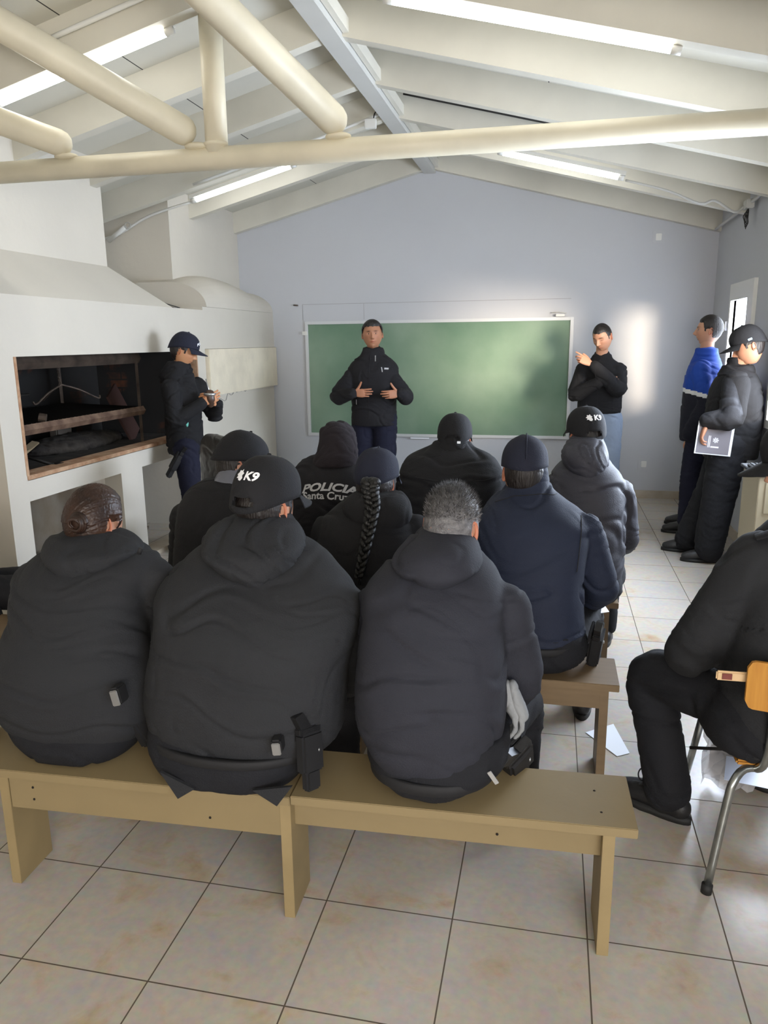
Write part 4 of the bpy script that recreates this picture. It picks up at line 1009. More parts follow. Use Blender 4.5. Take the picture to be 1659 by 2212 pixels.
# h: man in navy jacket and navy cap
t, ch, j, Hm, rg = seated('person in navy jacket and navy cap at the right of the second bench', (.0, 2.86),
    [(1448, 1085, 1235, 2.86, .15), (1420, 1050, 1262, 2.86, .17), (1360, 1040, 1262, 2.87, .18), (1290, 1036, 1260, 2.88, .175), (1220, 1030, 1268, 2.91, .17), (1165, 1026, 1276, 2.94, .16), (1125, 1040, 1258, 2.97, .145), (1090, 1062, 1222, 3.0, .115), (1062, 1090, 1192, 3.02, .085), (1040, 1098, 1186, 3.03, .075)],
    [(1456, 1085, 1235, 2.86, .15), (1440, 1050, 1265, 2.86, .18), (1400, 1045, 1268, 2.87, .18), (1350, 1070, 1240, 2.88, .15)],
    (at(1133, 1025, 3.03), 2, 24, 0), [((1050, 1150, 2.98), (1040, 1270, 3.1), (1100, 1285, 3.35)), ((1262, 1150, 2.97), (1298, 1268, 3.02), (1262, 1300, 3.3), (.078, .068, .056))], F_NAVY, seed=4, hs=1.02, legs=[(-.15, 3.28, .47), (.19, 3.28, .47)])
ch.append(hair_cap(None, Hm, M_HDARK, .003, lo=-.085, s=1.02, seed=4))
c, Mc = cap(None, Hm, F_CAPN, 1.05, False, True, tilt=0, slouch=.004, seed=3); ch.append(c)
bm = bmesh.new(); 
for q in (0,):
    P_ = [Mc @ (V((0.004, -.115 * math.cos(u) , .03 + .127 * math.sin(u))) * 1.05) for u in [k * .157 for k in range(11)]]
    tube(bm, P_, [.0025] * 11, n=6, sub=2)
obj('crown_seam', bm, F_CAPN, c, True)
bm = bmesh.new(); tube(bm, [rg[-1][0] + V((0, .0, -.01)), rg[-1][0] + V((0, .005, .03))], [(.083, .078), (.076, .072)], n=30, sub=1, ref=V((1, 0, 0))); ch.append(cloth('collar', bm, F_NAVY, None, .007, 2, .002, .001, 5))
seam_px(j, [(1050, 1140), (1100, 1125), (1160, 1122), (1230, 1132), (1262, 1150)], 2.5); seam_px(j, [(1268, 1150), (1262, 1220), (1250, 1300)], 2.5)
ch.append(belt(None, 1412, 1050, 1262, 2.865, .186, .032)); ch.append(holster(None, at(1290, 1378, 2.84), (20, 8, -10), 1.05))
setw(t, *ch)
sheet('white paper on the knee of the person in the navy jacket', [at(1250, 1316, 3.2), at(1302, 1302, 3.34), at(1316, 1322, 3.24), at(1262, 1330, 3.14)])

# f: woman with the long braid
t, ch, j, Hm, rg = seated('person in a navy cap with a long black braid down the back', (-.70, 2.86),
    [(1448, 730, 880, 2.86, .15), (1400, 700, 905, 2.87, .17), (1320, 695, 905, 2.88, .175), (1240, 690, 908, 2.91, .165), (1180, 692, 908, 2.94, .155), (1140, 702, 900, 2.97, .14), (1110, 725, 880, 3.0, .12), (1085, 750, 865, 3.02, .09), (1066, 780, 850, 3.03, .07)],
    [(1456, 740, 870, 2.86, .15), (1430, 705, 900, 2.86, .18), (1370, 715, 890, 2.88, .16)],
    (at(812, 1046, 3.05), -8, 16, 0), [((712, 1150, 2.98), (702, 1270, 3.1), (760, 1290, 3.35)), ((895, 1150, 2.97), (900, 1270, 3.05), (860, 1300, 3.35))], F_BLACK, seed=5, wide=.96, legs=[(-.85, 3.28, .47), (-.55, 3.28, .47)])
ch.append(hair_cap(None, Hm, M_HDARK, .009, lo=-.10, seed=6))
c, Mc = cap(None, Hm, F_CAPN, 1.03, False, True, tilt=-2, slouch=.006, seed=5); ch.append(c)
bm = bmesh.new(); n_ = 15
cl = [(803, 1040, 2.87), (801, 1062, 2.85), (806, 1090, 2.84), (800, 1130, 2.80), (792, 1170, 2.765), (783, 1215, 2.74), (776, 1245, 2.73)]
CL = [V(p) for p in catmull([list(at(*q)) for q in cl], 8)]
for s_ in range(3):
    pts, rd = [], []
    for i, p in enumerate(CL):
        f = i / (len(CL) - 1); w_ = .024 * (1 - .55 * f) ; ph = f * 2 * math.pi * 5.2 + s_ * 2.094
        pts.append(p + V((w_ * math.sin(ph), -.010 + .010 * math.sin(2 * ph) * (1 - .4 * f), 0))); rd.append((.0165 if i > 1 else .02) * (1 - .5 * f))
    tube(bm, pts, rd, n=8, sub=2)
for q in range(7): p = CL[-1]; tube(bm, [p, p + V((random.uniform(-.012, .012), -.004, -.035))], [.004, .001], n=5, sub=1)
ch.append(obj('braid', bm, M_HDARK, None, True))
ch.append(hood(None, [(1150, 780, 870, 2.90, .06), (1125, 745, 890, 2.92, .085), (1095, 745, 885, 2.95, .10), (1072, 765, 870, 2.98, .085)], F_BLACK, 7, amp=.003)); setw(t, *ch)

# d: man in black cap by the hearth end
t, ch, j, Hm, rg = seated('person in a black cap and shiny grey collar near the dark leather chair', (-1.42, 2.86),
    [(1448, 430, 560, 2.86, .15), (1400, 392, 590, 2.87, .18), (1300, 384, 592, 2.89, .18), (1200, 386, 590, 2.92, .175), (1130, 390, 585, 2.95, .16), (1090, 400, 578, 2.98, .14), (1060, 422, 560, 3.0, .115), (1040, 450, 545, 3.02, .08)],
    [(1456, 440, 550, 2.86, .15), (1430, 400, 580, 2.86, .18), (1370, 410, 570, 2.88, .16)],
    (at(513, 1007, 3.05), -50, 22, 0), [((405, 1120, 2.98), (396, 1260, 3.1), (450, 1280, 3.35)), ((575, 1120, 2.97), (585, 1260, 3.05), (540, 1290, 3.35))], F_BLACK, seed=6, hs=1.0, legs=[(-1.58, 3.28, .47), (-1.26, 3.28, .47)])
ch.append(hair_cap(None, Hm, M_HDARK, .004, lo=-.085, seed=7))
c, Mc = cap(None, Hm, F_CAPB, 1.06, False, True, tilt=4, m2=F_CAPN); ch.append(c)
bm = bmesh.new(); tube(bm, [at(500, 1052, 3.0), at(506, 1030, 3.02)], [(.080, .078), (.070, .070)], n=30, sub=1, ref=V((1, 0, 0))); ch.append(cloth('collar', bm, mat('shiny grey lining', (110, 112, 122), .3, .2, bump=.4, bscale=30), None, .007, 2, .005, .003, 5, sc=(12, 12, 9)))
setw(t, *ch)

# e: back lettering man on the third bench
t, ch, j, Hm, rg = seated('person in a dark brown beanie and hood with grey police lettering across the back', (-1.10, 3.74),
    [(1290, 650, 780, 3.74, .15), (1250, 632, 792, 3.75, .17), (1180, 630, 794, 3.77, .175), (1110, 630, 796, 3.79, .17), (1060, 630, 796, 3.81, .155), (1030, 636, 786, 3.83, .14), (1008, 648, 775, 3.85, .115), (990, 672, 762, 3.86, .09)],
    [(1300, 660, 770, 3.74, .15), (1280, 635, 790, 3.74, .18), (1230, 645, 780, 3.76, .16)],
    (at(733, 972, 3.9), -18, 12, 0), [((645, 1050, 3.84), (636, 1130, 3.95), (680, 1150, 4.2)), ((784, 1050, 3.83), (790, 1130, 3.92), (750, 1150, 4.2))], F_BLACK2, seed=7, legs=[(-1.26, 4.16, .47), (-.94, 4.16, .47)])
bm = bmesh.new(); rings_loft(bm, [PR(1012, 668, 772, 3.84, .125), PR(990, 682, 772, 3.85, .125), PR(965, 690, 770, 3.87, .11), PR(940, 690, 766, 3.89, .105), PR(925, 698, 758, 3.9, .09), PR(913, 712, 744, 3.9, .045)], n=30, ex=2.1); ch.append(cloth('hood', bm, F_BROWN, None, .008, 3, .004, .003, 9, sc=(5, 5, 10)))
tr = bvh(j)
o0 = at(704, 1052, 3.63); b_ = text_bm('POLICIA', .070, .25, .0026)
for v in b_.verts: v.co.x *= 1.08; v.co.y *= .8
project('back_lettering', b_, tr, o0, (1, 0, 0), (0, .25, 1), M_GREYTXT, j, .004, arch=-.9, step=.02)
b_ = text_bm('Santa Cruz', .054, 0, .0012); project('back_lettering', b_, tr, at(700, 1066, 3.63) + V((0, 0, -.012)), (1, 0, 0), (0, .25, 1), M_GREYTXT, j, .004, arch=-.5, step=.02)
seam_px(j, [(640, 1022), (680, 1030), (730, 1030), (780, 1022)], 3.3); setw(t, *ch)

# g: man with the strap-back black cap
t, ch, j, Hm, rg = seated('person in a black strap-back cap and high collar in the middle of the third bench', (-.46, 3.74),
    [(1290, 900, 1040, 3.74, .15), (1240, 870, 1080, 3.75, .18), (1160, 862, 1088, 3.78, .185), (1090, 862, 1090, 3.80, .18), (1040, 864, 1088, 3.82, .165), (1012, 872, 1078, 3.84, .145), (990, 890, 1058, 3.86, .12), (970, 925, 1025, 3.88, .085), (955, 938, 1016, 3.89, .07)],
    [(1300, 910, 1030, 3.74, .15), (1280, 875, 1075, 3.74, .18), (1230, 885, 1065, 3.76, .16)],
    (at(982, 956, 3.92), 0, 10, 0), [((885, 1050, 3.84), (878, 1130, 3.95), (930, 1150, 4.2)), ((1065, 1050, 3.83), (1072, 1130, 3.92), (1020, 1150, 4.2))], F_BLACK, seed=8, legs=[(-.62, 4.16, .47), (-.30, 4.16, .47)])
ch.append(hair_cap(None, Hm, M_HDARK, .004, lo=-.085, seed=8))
c, Mc = cap(None, Hm, F_CAPB, 1.02, True, True, tilt=0); ch.append(c)
bk = boxo('strap_buckle', -.009, .009, -.0015, .0015, -.006, .006, M_SILVER, bev=.001); bk.matrix_world = Mc @ Matrix.Translation((.035, -.1125, -.004)) @ Matrix.Rotation(R(18), 4, 'Z')
bm = bmesh.new(); tube(bm, [at(977, 985, 3.86), at(978, 958, 3.88)], [(.105, .09), (.082, .078)], n=30, sub=1, ref=V((1, 0, 0))); ch.append(cloth('collar', bm, F_BLACK, None, .008, 3, .005, .003, 5, sc=(6, 6, 14)))
seam_px(j, [(875, 1022), (920, 1016), (930, 990)], 3.3); seam_px(j, [(1078, 1022), (1030, 1014), (1022, 992)], 3.3); seam_px(j, [(865, 1062), (930, 1072), (1030, 1072), (1085, 1062)], 3.3)
bpy.context.view_layer.update(); setw(t, *ch); setw(c, bk)

# i: man with the second embroidered cap and grey shell
t, ch, j, Hm, rg = seated('person in a K9 cap and grey shell jacket at the right of the third bench', (.17, 3.74),
    [(1300, 1200, 1320, 3.72, .15), (1255, 1184, 1345, 3.72, .17), (1190, 1178, 1350, 3.73, .18), (1120, 1178, 1352, 3.75, .175), (1070, 1180, 1350, 3.77, .16), (1035, 1190, 1342, 3.79, .145), (1010, 1208, 1322, 3.81, .12), (985, 1232, 1304, 3.83, .08)],
    [(1312, 1205, 1320, 3.72, .15), (1290, 1190, 1345, 3.72, .17), (1240, 1195, 1340, 3.74, .16)],
    (at(1266, 946, 3.88), 18, 8, 0), [((1198, 1070, 3.82), (1190, 1160, 3.95), (1230, 1180, 4.2)), ((1338, 1068, 3.80), (1352, 1165, 3.86), (1320, 1185, 4.12), (.076, .064, .055))], F_GREY, seed=9, legs=[(.01, 4.16, .47), (.34, 4.14, .47)], hs=1.0, amp=.0065)
ch.append(hair_cap(None, Hm, M_HDARK, .003, lo=-.085, seed=9))
c, Mc = cap(None, Hm, F_CAPB, 1.05, True, True, tilt=0); k9_logo(c, Mc, 1.05, .005, .086, .036, 18); ch.append(c)
ch.append(hood(None, [(1036, 1250, 1290, 3.72, .07), (1018, 1222, 1312, 3.74, .10), (990, 1212, 1315, 3.76, .115), (965, 1222, 1308, 3.80, .10), (945, 1236, 1298, 3.83, .07)], F_GREY, 11, amp=.005)); setw(t, *ch)

# j: person cut by the left border, only sleeve and knee in view
t, ch, j, Hm, rg = seated('person in black cut off by the left border, only sleeve and knee in view', (-2.36, 2.86),
    [(1440, -330, -80, 2.86, .15), (1380, -350, -60, 2.87, .17), (1250, -340, -70, 2.91, .17), (1160, -330, -80, 2.95, .15), (1110, -280, -130, 3.0, .10)],
    [(1450, -320, -90, 2.86, .15), (1400, -340, -70, 2.88, .17)],
    (at(-205, 1020, 3.02), 0, 12, 0), [((-325, 1170, 2.98), (-335, 1290, 3.0), (-280, 1370, 3.3)), ((-85, 1170, 2.96), (-30, 1330, 2.92), (0, 1395, 3.12), (.08, .07, .055))], F_BLACK, seed=10, legs=[(-2.5, 3.28, .47), (-2.10, 3.2, .47)])
ch.append(hair_cap(None, Hm, M_HDARK, .006, lo=-.085, seed=10)); setw(t, *ch)
# backpack with pale print on the left end of the bench
t = thing('backpack', 'black backpack with white printed marks at the far left end of the front bench', 'backpack', (-1.86, 1.98, .42))
bm = bmesh.new(); box(bm, -1.98, -1.745, 1.86, 2.04, .424, .60, .03); a = cloth('bag_body', bm, M_BELT, None, .008, 3, .003, .002, 2)
bm = bmesh.new(); tube(bm, [V((-1.76, 1.85, .44)), V((-1.735, 1.86, .50)), V((-1.75, 1.87, .58)), V((-1.80, 1.9, .61))], [(.006, .015)] * 4, n=8); b = obj('strap', bm, M_PAPER, None, True)
setw(t, a, b)

# k: man on the chair at the right border, turned left
def ring3(c, rx, ry, yaw=0, tiltv=(0, 0, 0)):
    q = Matrix.Rotation(R(yaw), 3, 'Z'); return (V(c), q @ V((rx, 0, 0)), q @ V((0, ry, 0)) + V(tiltv))
t = thing('person', 'person with epaulettes sitting on the metal chair at the right border', 'person', (.68, 2.45, 0)); ch = []
bm = bmesh.new()
rk = [ring3((.72, 2.36, .445), .19, .19), ring3((.73, 2.36, .54), .19, .20), ring3((.735, 2.38, .70), .175, .185), ring3((.755, 2.42, .85), .175, .175), ring3((.775, 2.46, .96), .18, .16), ring3((.79, 2.50, 1.04), .16, .14), ring3((.81, 2.53, 1.10), .115, .105), ring3((.83, 2.56, 1.15), .085, .08)]
rings_loft(bm, rk, n=36, ex=2.2)
tube(bm, [V((.65, 2.44, .985)), V((.575, 2.44, .86)), V((.475, 2.46, .675)), V((.50, 2.60, .63)), V((.55, 2.74, .62))], [.10, .092, .080, .068, .055], n=20)
tube(bm, [V((.92, 2.52, .98)), V((.90, 2.70, .80)), V((.84, 2.80, .68)), V((.74, 2.82, .64))], [.08, .072, .062, .052], n=20)
j = cloth('jacket', bm, F_CHAR, None, .0105, 4, .005, .002, 21); ch.append(j)
bm = bmesh.new(); tube(bm, [V((.62, 2.40, 1.075)), V((.69, 2.39, 1.105)), V((.75, 2.40, 1.115))], [(.03, .006)] * 3, n=10, ref=V((0, 1, 0))); ch.append(obj('epaulette', bm, F_BLACK, None, True))
bm = bmesh.new(); rings_loft(bm, [ring3((.70, 2.37, .44), .185, .185), ring3((.70, 2.37, .50), .195, .20), ring3((.71, 2.39, .60), .17, .18)], n=30, ex=2.4)
for hp, k_, f_ in (((.62, 2.40, .54), (.385, 2.66, .49), (.455, 2.57, .10)), ((.74, 2.44, .54), (.70, 2.86, .50), (.80, 2.86, .12))):
    hp, k_, f_ = V(hp), V(k_), V(f_); tube(bm, [hp, hp.lerp(k_, .5), k_, k_.lerp(f_, .5), f_], [.10, .094, .084, .080, .082], n=20)
ch.append(cloth('trousers', bm, F_TR, None, .011, 3, .006, .003, 22))
ch.append(boot(None, (.450, 2.575, 0), (-.8, .55, 0), s=1.1, sh=.09)); ch.append(boot(None, (.80, 2.86, 0), (-.5, .8, 0)))
bm = bmesh.new(); p0 = V((.375, 2.60, .13)); tube(bm, [p0 + V((.018 * math.cos(q), 0, .026 * math.sin(q))) for q in [i * .6 for i in range(11)]] + [p0 + V((.05, 0, -.03)), p0 + V((-.015, -.01, -.035))], [.0028] * 13, n=6); ch.append(obj('boot_lace', bm, M_BELT, None, True))
Hm = headM((.805, 2.62, 1.262), 76, 16, 0)
b = body(None, [([rk[-1][0], V((.865, 2.6, 1.21))], [.07, .058]), ([V((.65, 2.44, .985)), V((.475, 2.46, .675)), V((.55, 2.74, .62))], [.05, .04, .03]), ([V((.92, 2.52, .98)), V((.84, 2.80, .68)), V((.74, 2.82, .64))], [.05, .04, .03]), ([V((.62, 2.40, .54)), V((.385, 2.66, .49)), V((.455, 2.57, .12))], [.07, .055, .045]), ([V((.74, 2.44, .54)), V((.70, 2.86, .50)), V((.80, 2.86, .12))], [.07, .055, .045])], [[(c_, a_ * .8, b_ * .8) for c_, a_, b_ in rk[:-1]]], Hm,
    [(1, V((.56, 2.77, .62)), (.3, .95, 0), (.5, -.2, -.6), dict(curl=(30, 34, 36, 38))), (-1, V((.72, 2.84, .63)), (-.6, .7, -.1), (0, -.4, -1), dict(curl=(30, 34, 36, 38)))], M_SKIN, True, True, 0, 1.05); ch.append(b)
ch.append(hair_cap(None, Hm, M_HDARK, .004, s=1.05, seed=11)); c, Mc = cap(None, Hm, F_CAPB, 1.08, False, True, tilt=6); ch.append(c)
setw(t, *ch)

# ---------------- standing people
def standing(label, base, yaw, h, head, arms, jm, tm, jr=None, skin=M_SKIN2, seed=30, face=True, closed=False, beard=0, hs=1, feet=None, legs=None, lean=(0, 0), wide=1, collar=True, tr_r=(.105, .080, .070), amp=.005, hem=.86, jvox=.0088):
    bx, by = base; s = h / 1.75; Q = Matrix.Translation((bx, by, 0)) @ Matrix.Rotation(R(yaw), 4, 'Z')
    Q3 = Q.to_3x3(); lx, ly = lean
    def P(x, y, z): return Q @ V((x * s + lx * z, y * s + ly * z, z * s))
    def W(x, y, z): return Q3 @ V((x * s, y * s, z * s))
    t = thing('person', label, 'person', (bx, by, 0)); ch = []
    jr = jr or [(hem, .185, .135), (hem + .07, .182, .135), (1.08, .180, .130), (1.22, .192, .130), (1.34, .205, .125), (1.415, .185, .11), (1.46, .13, .09), (1.49, .078, .075)]
    rings = [(P(0, 0, z), W(rx, 0, 0), W(0, ry, 0)) for z, rx, ry in jr]
    bm = bmesh.new(); rings_loft(bm, rings, n=36, ex=2.25, sub=3); tb = []; hd = []
    for i, a in enumerate(arms):
        sh, el, wr = [V(q) for q in a['j']]; r_ = a.get('r', (.072, .062, .045))
        tube(bm, [sh, sh.lerp(el, .5), el, el.lerp(wr, .5), wr], [r_[0], (r_[0] + r_[1]) / 2, r_[1], (r_[1] + r_[2]) / 2, r_[2]], n=20, sub=3)
        tb.append(([sh, el, wr], [.045, .038, .028]))
        F, N_, kw = a['h']; hd.append((a['s'], wr + V(F).normalized() * a.get('o', .035), F, N_, kw))
    if collar: tube(bm, [P(0, .0, 1.46), P(0, .012, 1.535)], [(.074 * s, .072 * s), (.066 * s, .066 * s)], n=24, sub=1, ref=Q3 @ V((1, 0, 0)), rnd=False)
    j = cloth('jacket', bm, jm, None, jvox, 3, amp, amp * .5, seed); ch.append(j)
    lg = legs or [((-.10, 0, .90), (-.11, .02, .48), (-.11, -.01, .10)), ((.10, 0, .90), (.11, .02, .48), (.11, -.01, .10))]
    bm = bmesh.new(); rings_loft(bm, [(P(0, 0, z), W(rx, 0, 0), W(0, ry, 0)) for z, rx, ry in ((.80, .10, .09), (.84, .165, .115), (.92, .175, .125), (1.0, .16, .115))], n=30)
    an = []
    for l in lg:
        a_, b_, c_ = [P(*q) for q in l]; tube(bm, [a_, a_.lerp(b_, .5), b_, b_.lerp(c_, .5), c_], [tr_r[0], (tr_r[0] + tr_r[1]) / 2, tr_r[1], (tr_r[1] + tr_r[2]) / 2, tr_r[2]], n=20); tb.append(([a_, b_, c_], [.075, .055, .045])); an.append(c_)
    ch.append(cloth('trousers', bm, tm, None, .012, 3, .005, .003, seed + 1))
    for i, c_ in enumerate(an):
        fd = (feet[i] if feet else Q3 @ V(((-.2, .2)[i], 1, 0))); ch.append(boot(None, (c_.x, c_.y, 0), fd, s=1.0))
    Hm = headM(*head); hc = Hm.translation
    tb.append(([P(0, 0, 1.42), P(0, .005, 1.49).lerp(hc, .4), hc + V((0, 0, -.05))], [.065, .056, .056]))
    b = body(None, tb, [[(c_, a_ * .8, b_ * .8) for c_, a_, b_ in rings[:-1]]], Hm, hd, skin, face, closed, beard, hs, wide); ch.append(b)
    return t, ch, j, Hm, P
def zipline(j, P, m, zs=(.9, 1.5), x=0, parent=None, r=.003, y=.5, yaw=180):
    tr = bvh(j); pts = []
    for k in range(16):
        z = zs[0] + (zs[1] - zs[0]) * k / 15; o_ = P(x, y, z); d_ = (P(x, 0, z) - o_).normalized(); h = tr.ray_cast(o_, d_)
        if h[0] is not None: pts.append(h[0])
    bm = bmesh.new(); tube(bm, pts, [r] * len(pts), n=6, sub=1); return obj('zip', bm, m, j, True)

# speaker
UPN = (0, 0, 1)
t, ch, j, Hm, P = standing('person in black fleece speaking with both hands raised in front of the chalkboard', (-1.68, 7.25), 176, 1.84, ((-1.672, 7.19, 1.722), 192, -2, 2),
    [dict(j=(at(768, 806, 7.25), at(729, 858, 7.14), at(762, 850, 7.0)), s=-1, r=(.088, .078, .052), o=.02, h=((.97, -.06, .04), (.1, 1, -.05), dict(curl=(6, 8, 12, 18), thumb='up'))),
     dict(j=(at(836, 806, 7.25), at(877, 858, 7.14), at(866, 850, 7.02)), s=1, r=(.088, .078, .052), o=.02, h=((-.82, -.42, -.06), (-.3, 1, -.05), dict(curl=(12, 16, 22, 26), thumb='up')))],
    F_BLACK2, F_TRN, hs=1.08, beard=.25, seed=31, wide=1.12, hem=.835, tr_r=(.125, .105, .095),
    jr=[(.825, .215, .16), (.90, .212, .165), (1.02, .208, .165), (1.16, .220, .16), (1.28, .235, .15), (1.36, .228, .13), (1.415, .18, .11), (1.455, .125, .10), (1.49, .098, .09), (1.525, .090, .085)])
ch.append(hair_cap(None, Hm, M_HDARK, .015, s=1.08, lo=-.055, fh=.07, wide=1.12, seed=12)); 
z_ = zipline(j, P, M_SEAM)
bm = bmesh.new(); p_ = P(0, .16, 1.40); tube(bm, [p_ + V((0, 0, .02)), p_ + V((0, 0, -.035))], [.004, .003], n=6); 
tr = bvh(j)
def decal(name, m, px, py, Y, w_, h_, rot=0):
    b_ = bmesh.new(); c_, s_ = math.cos(R(rot)), math.sin(R(rot)); b_.faces.new([b_.verts.new((x * c_ - y * s_, x * s_ + y * c_, 0)) for x, y in ((-w_ / 2, -h_ / 2), (w_ / 2, -h_ / 2), (w_ / 2, h_ / 2), (-w_ / 2, h_ / 2))]); return project(name, b_, tr, at(px, py, Y), (1, 0, 0), (0, 0, 1), m, j, .004, step=.02)
bm.free()
decal('zip_pull', M_SILVER, 806, 775, 7.05, .008, .055, 3); decal('pocket_zip', M_GREYTXT, 822, 799, 7.05, .008, .045, 12); decal('chest_patch', M_GREYTXT, 831, 797, 7.05, .038, .016, -4); decal('pocket_zip', M_GREYTXT, 767, 870, 7.05, .007, .05, 0)
setw(t, *ch)
# man with crossed arms
t, ch, j, Hm, P = standing('person in light sweatpants with arms crossed beside the chalkboard', (.46, 7.62), 168, 1.76, ((.452, 7.53, 1.675), 150, 24, 4),
    [dict(j=(at(1262, 800, 7.62), at(1243, 852, 7.48), at(1290, 828, 7.36)), s=-1, r=(.085, .075, .052), h=((.97, -.02, .12), (0, 1, 0), dict(curl=(25, 25, 28, 30)))),
     dict(j=(at(1335, 802, 7.62), at(1335, 842, 7.42), at(1284, 790, 7.30)), s=1, r=(.085, .078, .05), o=.045, h=((-.78, -.10, .42), (-.2, .9, -.3), dict(curl=(4, 40, 62, 68), thumb='rest')))],
    F_BLACK, F_SWEAT, hs=1.06, closed=True, seed=35, skin=M_SKIN, beard=.1, hem=.98, tr_r=(.125, .11, .10),
    jr=[(.965, .200, .15), (1.0, .205, .155), (1.10, .205, .155), (1.22, .215, .15), (1.33, .235, .14), (1.39, .215, .125), (1.435, .15, .105), (1.47, .10, .09), (1.51, .085, .08)])
ch.append(hair_cap(None, Hm, M_HDARK, .004, s=1.06, lo=-.06, fh=.066, style='fade', seed=13)); zipline(j, P, M_SEAM); setw(t, *ch)
# man in the blue jacket, standing by the window and facing left
t, ch, j, Hm, P = standing('person in a royal blue and black jacket standing by the small window', (1.28, 7.02), 78, 1.80, ((1.29, 7.02, 1.715), 74, -2, 0),
    [dict(j=((1.22, 6.86, 1.40), (1.27, 6.80, 1.12), (1.17, 6.88, .86)), s=1, r=(.082, .075, .06), h=((.25, .3, -1), (0, 1, 0), dict(curl=(30, 32, 34, 36)))),
     dict(j=((1.33, 7.2, 1.42), (1.38, 7.24, 1.14), (1.28, 7.25, .92)), s=-1, h=((-.1, 0, -1), (0, -1, 0), dict(curl=(30, 32, 34, 36))))],
    F_BLUE, F_TRN, seed=38, skin=M_SKIN, hs=1.06, hem=.78, jr=[(.77, .20, .16), (.86, .20, .165), (1.02, .195, .165), (1.16, .20, .16), (1.28, .215, .155), (1.37, .20, .135), (1.43, .145, .115), (1.48, .10, .095), (1.53, .088, .085)], feet=[V((-1, .1, 0)), V((-1, .25, 0))],
    legs=[((-.10, 0, .90), (-.11, .05, .48), (-.20, .05, .10)), ((.10, 0, .90), (.11, .02, .48), (.10, .05, .10))])
ch.append(hair_cap(None, Hm, M_HDARK, .012, s=1.03, lo=-.06, seed=14))
# two-tone jacket: black lower half and a white band, as real cloth panels over the blue one
def panel(name, jr_, m, P_, off, seed):
    pass
me = j.data; me.materials.append(F_DNAVY); me.materials.append(mat('white jacket band', (222, 224, 226), .6))
for p in me.polygons:
    zc = p.center.z + .25 * (p.center.x - 1.28)
    p.material_index = 1 if zc < 1.165 else (2 if zc < 1.20 else 0)
setw(t, *ch)
# man in the black cap with the folder
t, ch, j, Hm, P = standing('person in a black cap and long black jacket holding a folder by the right wall', (1.33, 6.08), 82, 1.74, ((1.385, 6.02, 1.595), 84, 22, 0),
    [dict(j=(at(1590, 830, 5.86), at(1580, 905, 5.78), at(1530, 908, 5.84)), s=1, r=(.095, .085, .062), h=((-.30, .03, -.94), (.95, .0, -.3), dict(curl=(28, 30, 34, 36)))),
     dict(j=((1.42, 6.24, 1.32), (1.42, 6.28, 1.06), (1.22, 6.10, 1.02)), s=-1, r=(.08, .07, .055), h=((-.5, -.8, -.1), (.8, -.5, 0), dict(curl=(30, 32, 34, 36))))],
    F_BLACK, F_TR, seed=41, skin=M_SKIN2, hs=1.05, closed=True, beard=.15, hem=.80, feet=[V((-1, 0, 0)), V((-1, .12, 0))],
    jr=[(.79, .22, .19), (.90, .225, .20), (1.06, .225, .20), (1.20, .235, .195), (1.31, .235, .175), (1.38, .21, .145), (1.43, .15, .12), (1.47, .11, .105)],
    legs=[((-.12, .02, .90), (-.12, .06, .48), (-.16, .10, .10)), ((.10, 0, .90), (.11, .10, .50), (.10, .24, .10))], tr_r=(.14, .12, .105))
ch.append(hair_cap(None, Hm, M_HDARK, .004, s=1.03, lo=-.075, seed=15)); c, Mc = cap(None, Hm, F_CAPB, 1.07, False, True, tilt=2); ch.append(c)
bm = bmesh.new(); bmesh.ops.create_circle(bm, cap_ends=True, radius=.024, segments=18); tr = bvh(c); q3 = Mc.to_3x3()
project('round_badge', bm, tr, Mc @ V((0, .09, .085)), q3 @ V((-1, 0, 0)), q3 @ V((0, -.3, 1)), mat('grey badge', (96, 98, 102), .6), c, .002, step=.012)
bm = bmesh.new(); bm.faces.new([bm.verts.new(q) for q in ((-.014, -.006, 0), (.014, -.006, 0), (.014, .008, 0), (-.014, .008, 0))])
project('flag_patch', bm, tr, Mc @ V((-.09, -.01, .052)), q3 @ V((0, -1, 0)), q3 @ V((0, 0, 1)), mat('pale blue patch', (150, 184, 210), .6), c, .002, step=.012)
setw(t, *ch)
t = thing('folder', 'grey folder with white edges and a pale emblem held by the person in black cap', 'folder', (1.16, 5.84, .95))
fo = Matrix.Translation((1.165, 5.84, .95)) @ Matrix.Rotation(R(4), 4, 'Y') @ Matrix.Rotation(R(-6), 4, 'Z'); ps = []
for nm, q, m_ in (('pages', (-.122, .122, -.006, .008, -.118, .118), M_PAPER), ('cover', (-.113, .105, -.009, -.006, -.110, .112), mat('grey folder cover', (112, 108, 114), .6)), ('emblem', (-.04, .03, -.0105, -.009, -.07, .0), None)):
    bm = bmesh.new()
    if m_: box(bm, *q)
    else:
        random.seed(4); box(bm, -.040, -.034, -.0105, -.009, -.065, .02); box(bm, -.03, -.025, -.0105, -.009, -.065, .02)
        for k_ in range(7):
            a_ = k_ * .9; vs = box(bm, -.004, .02, -.0105, -.009, -.004, .005)
            for v in vs: v.co = Matrix.Rotation(a_, 3, 'Y') @ v.co + V((.01, 0, -.01))
        box(bm, -.02, .035, -.0105, -.009, -.066, -.055); m_ = mat('pale emblem print', (206, 204, 206), .6)
    for v in bm.verts: v.co = fo @ v.co
    ps.append(obj(nm, bm, m_))
setw(t, *ps)
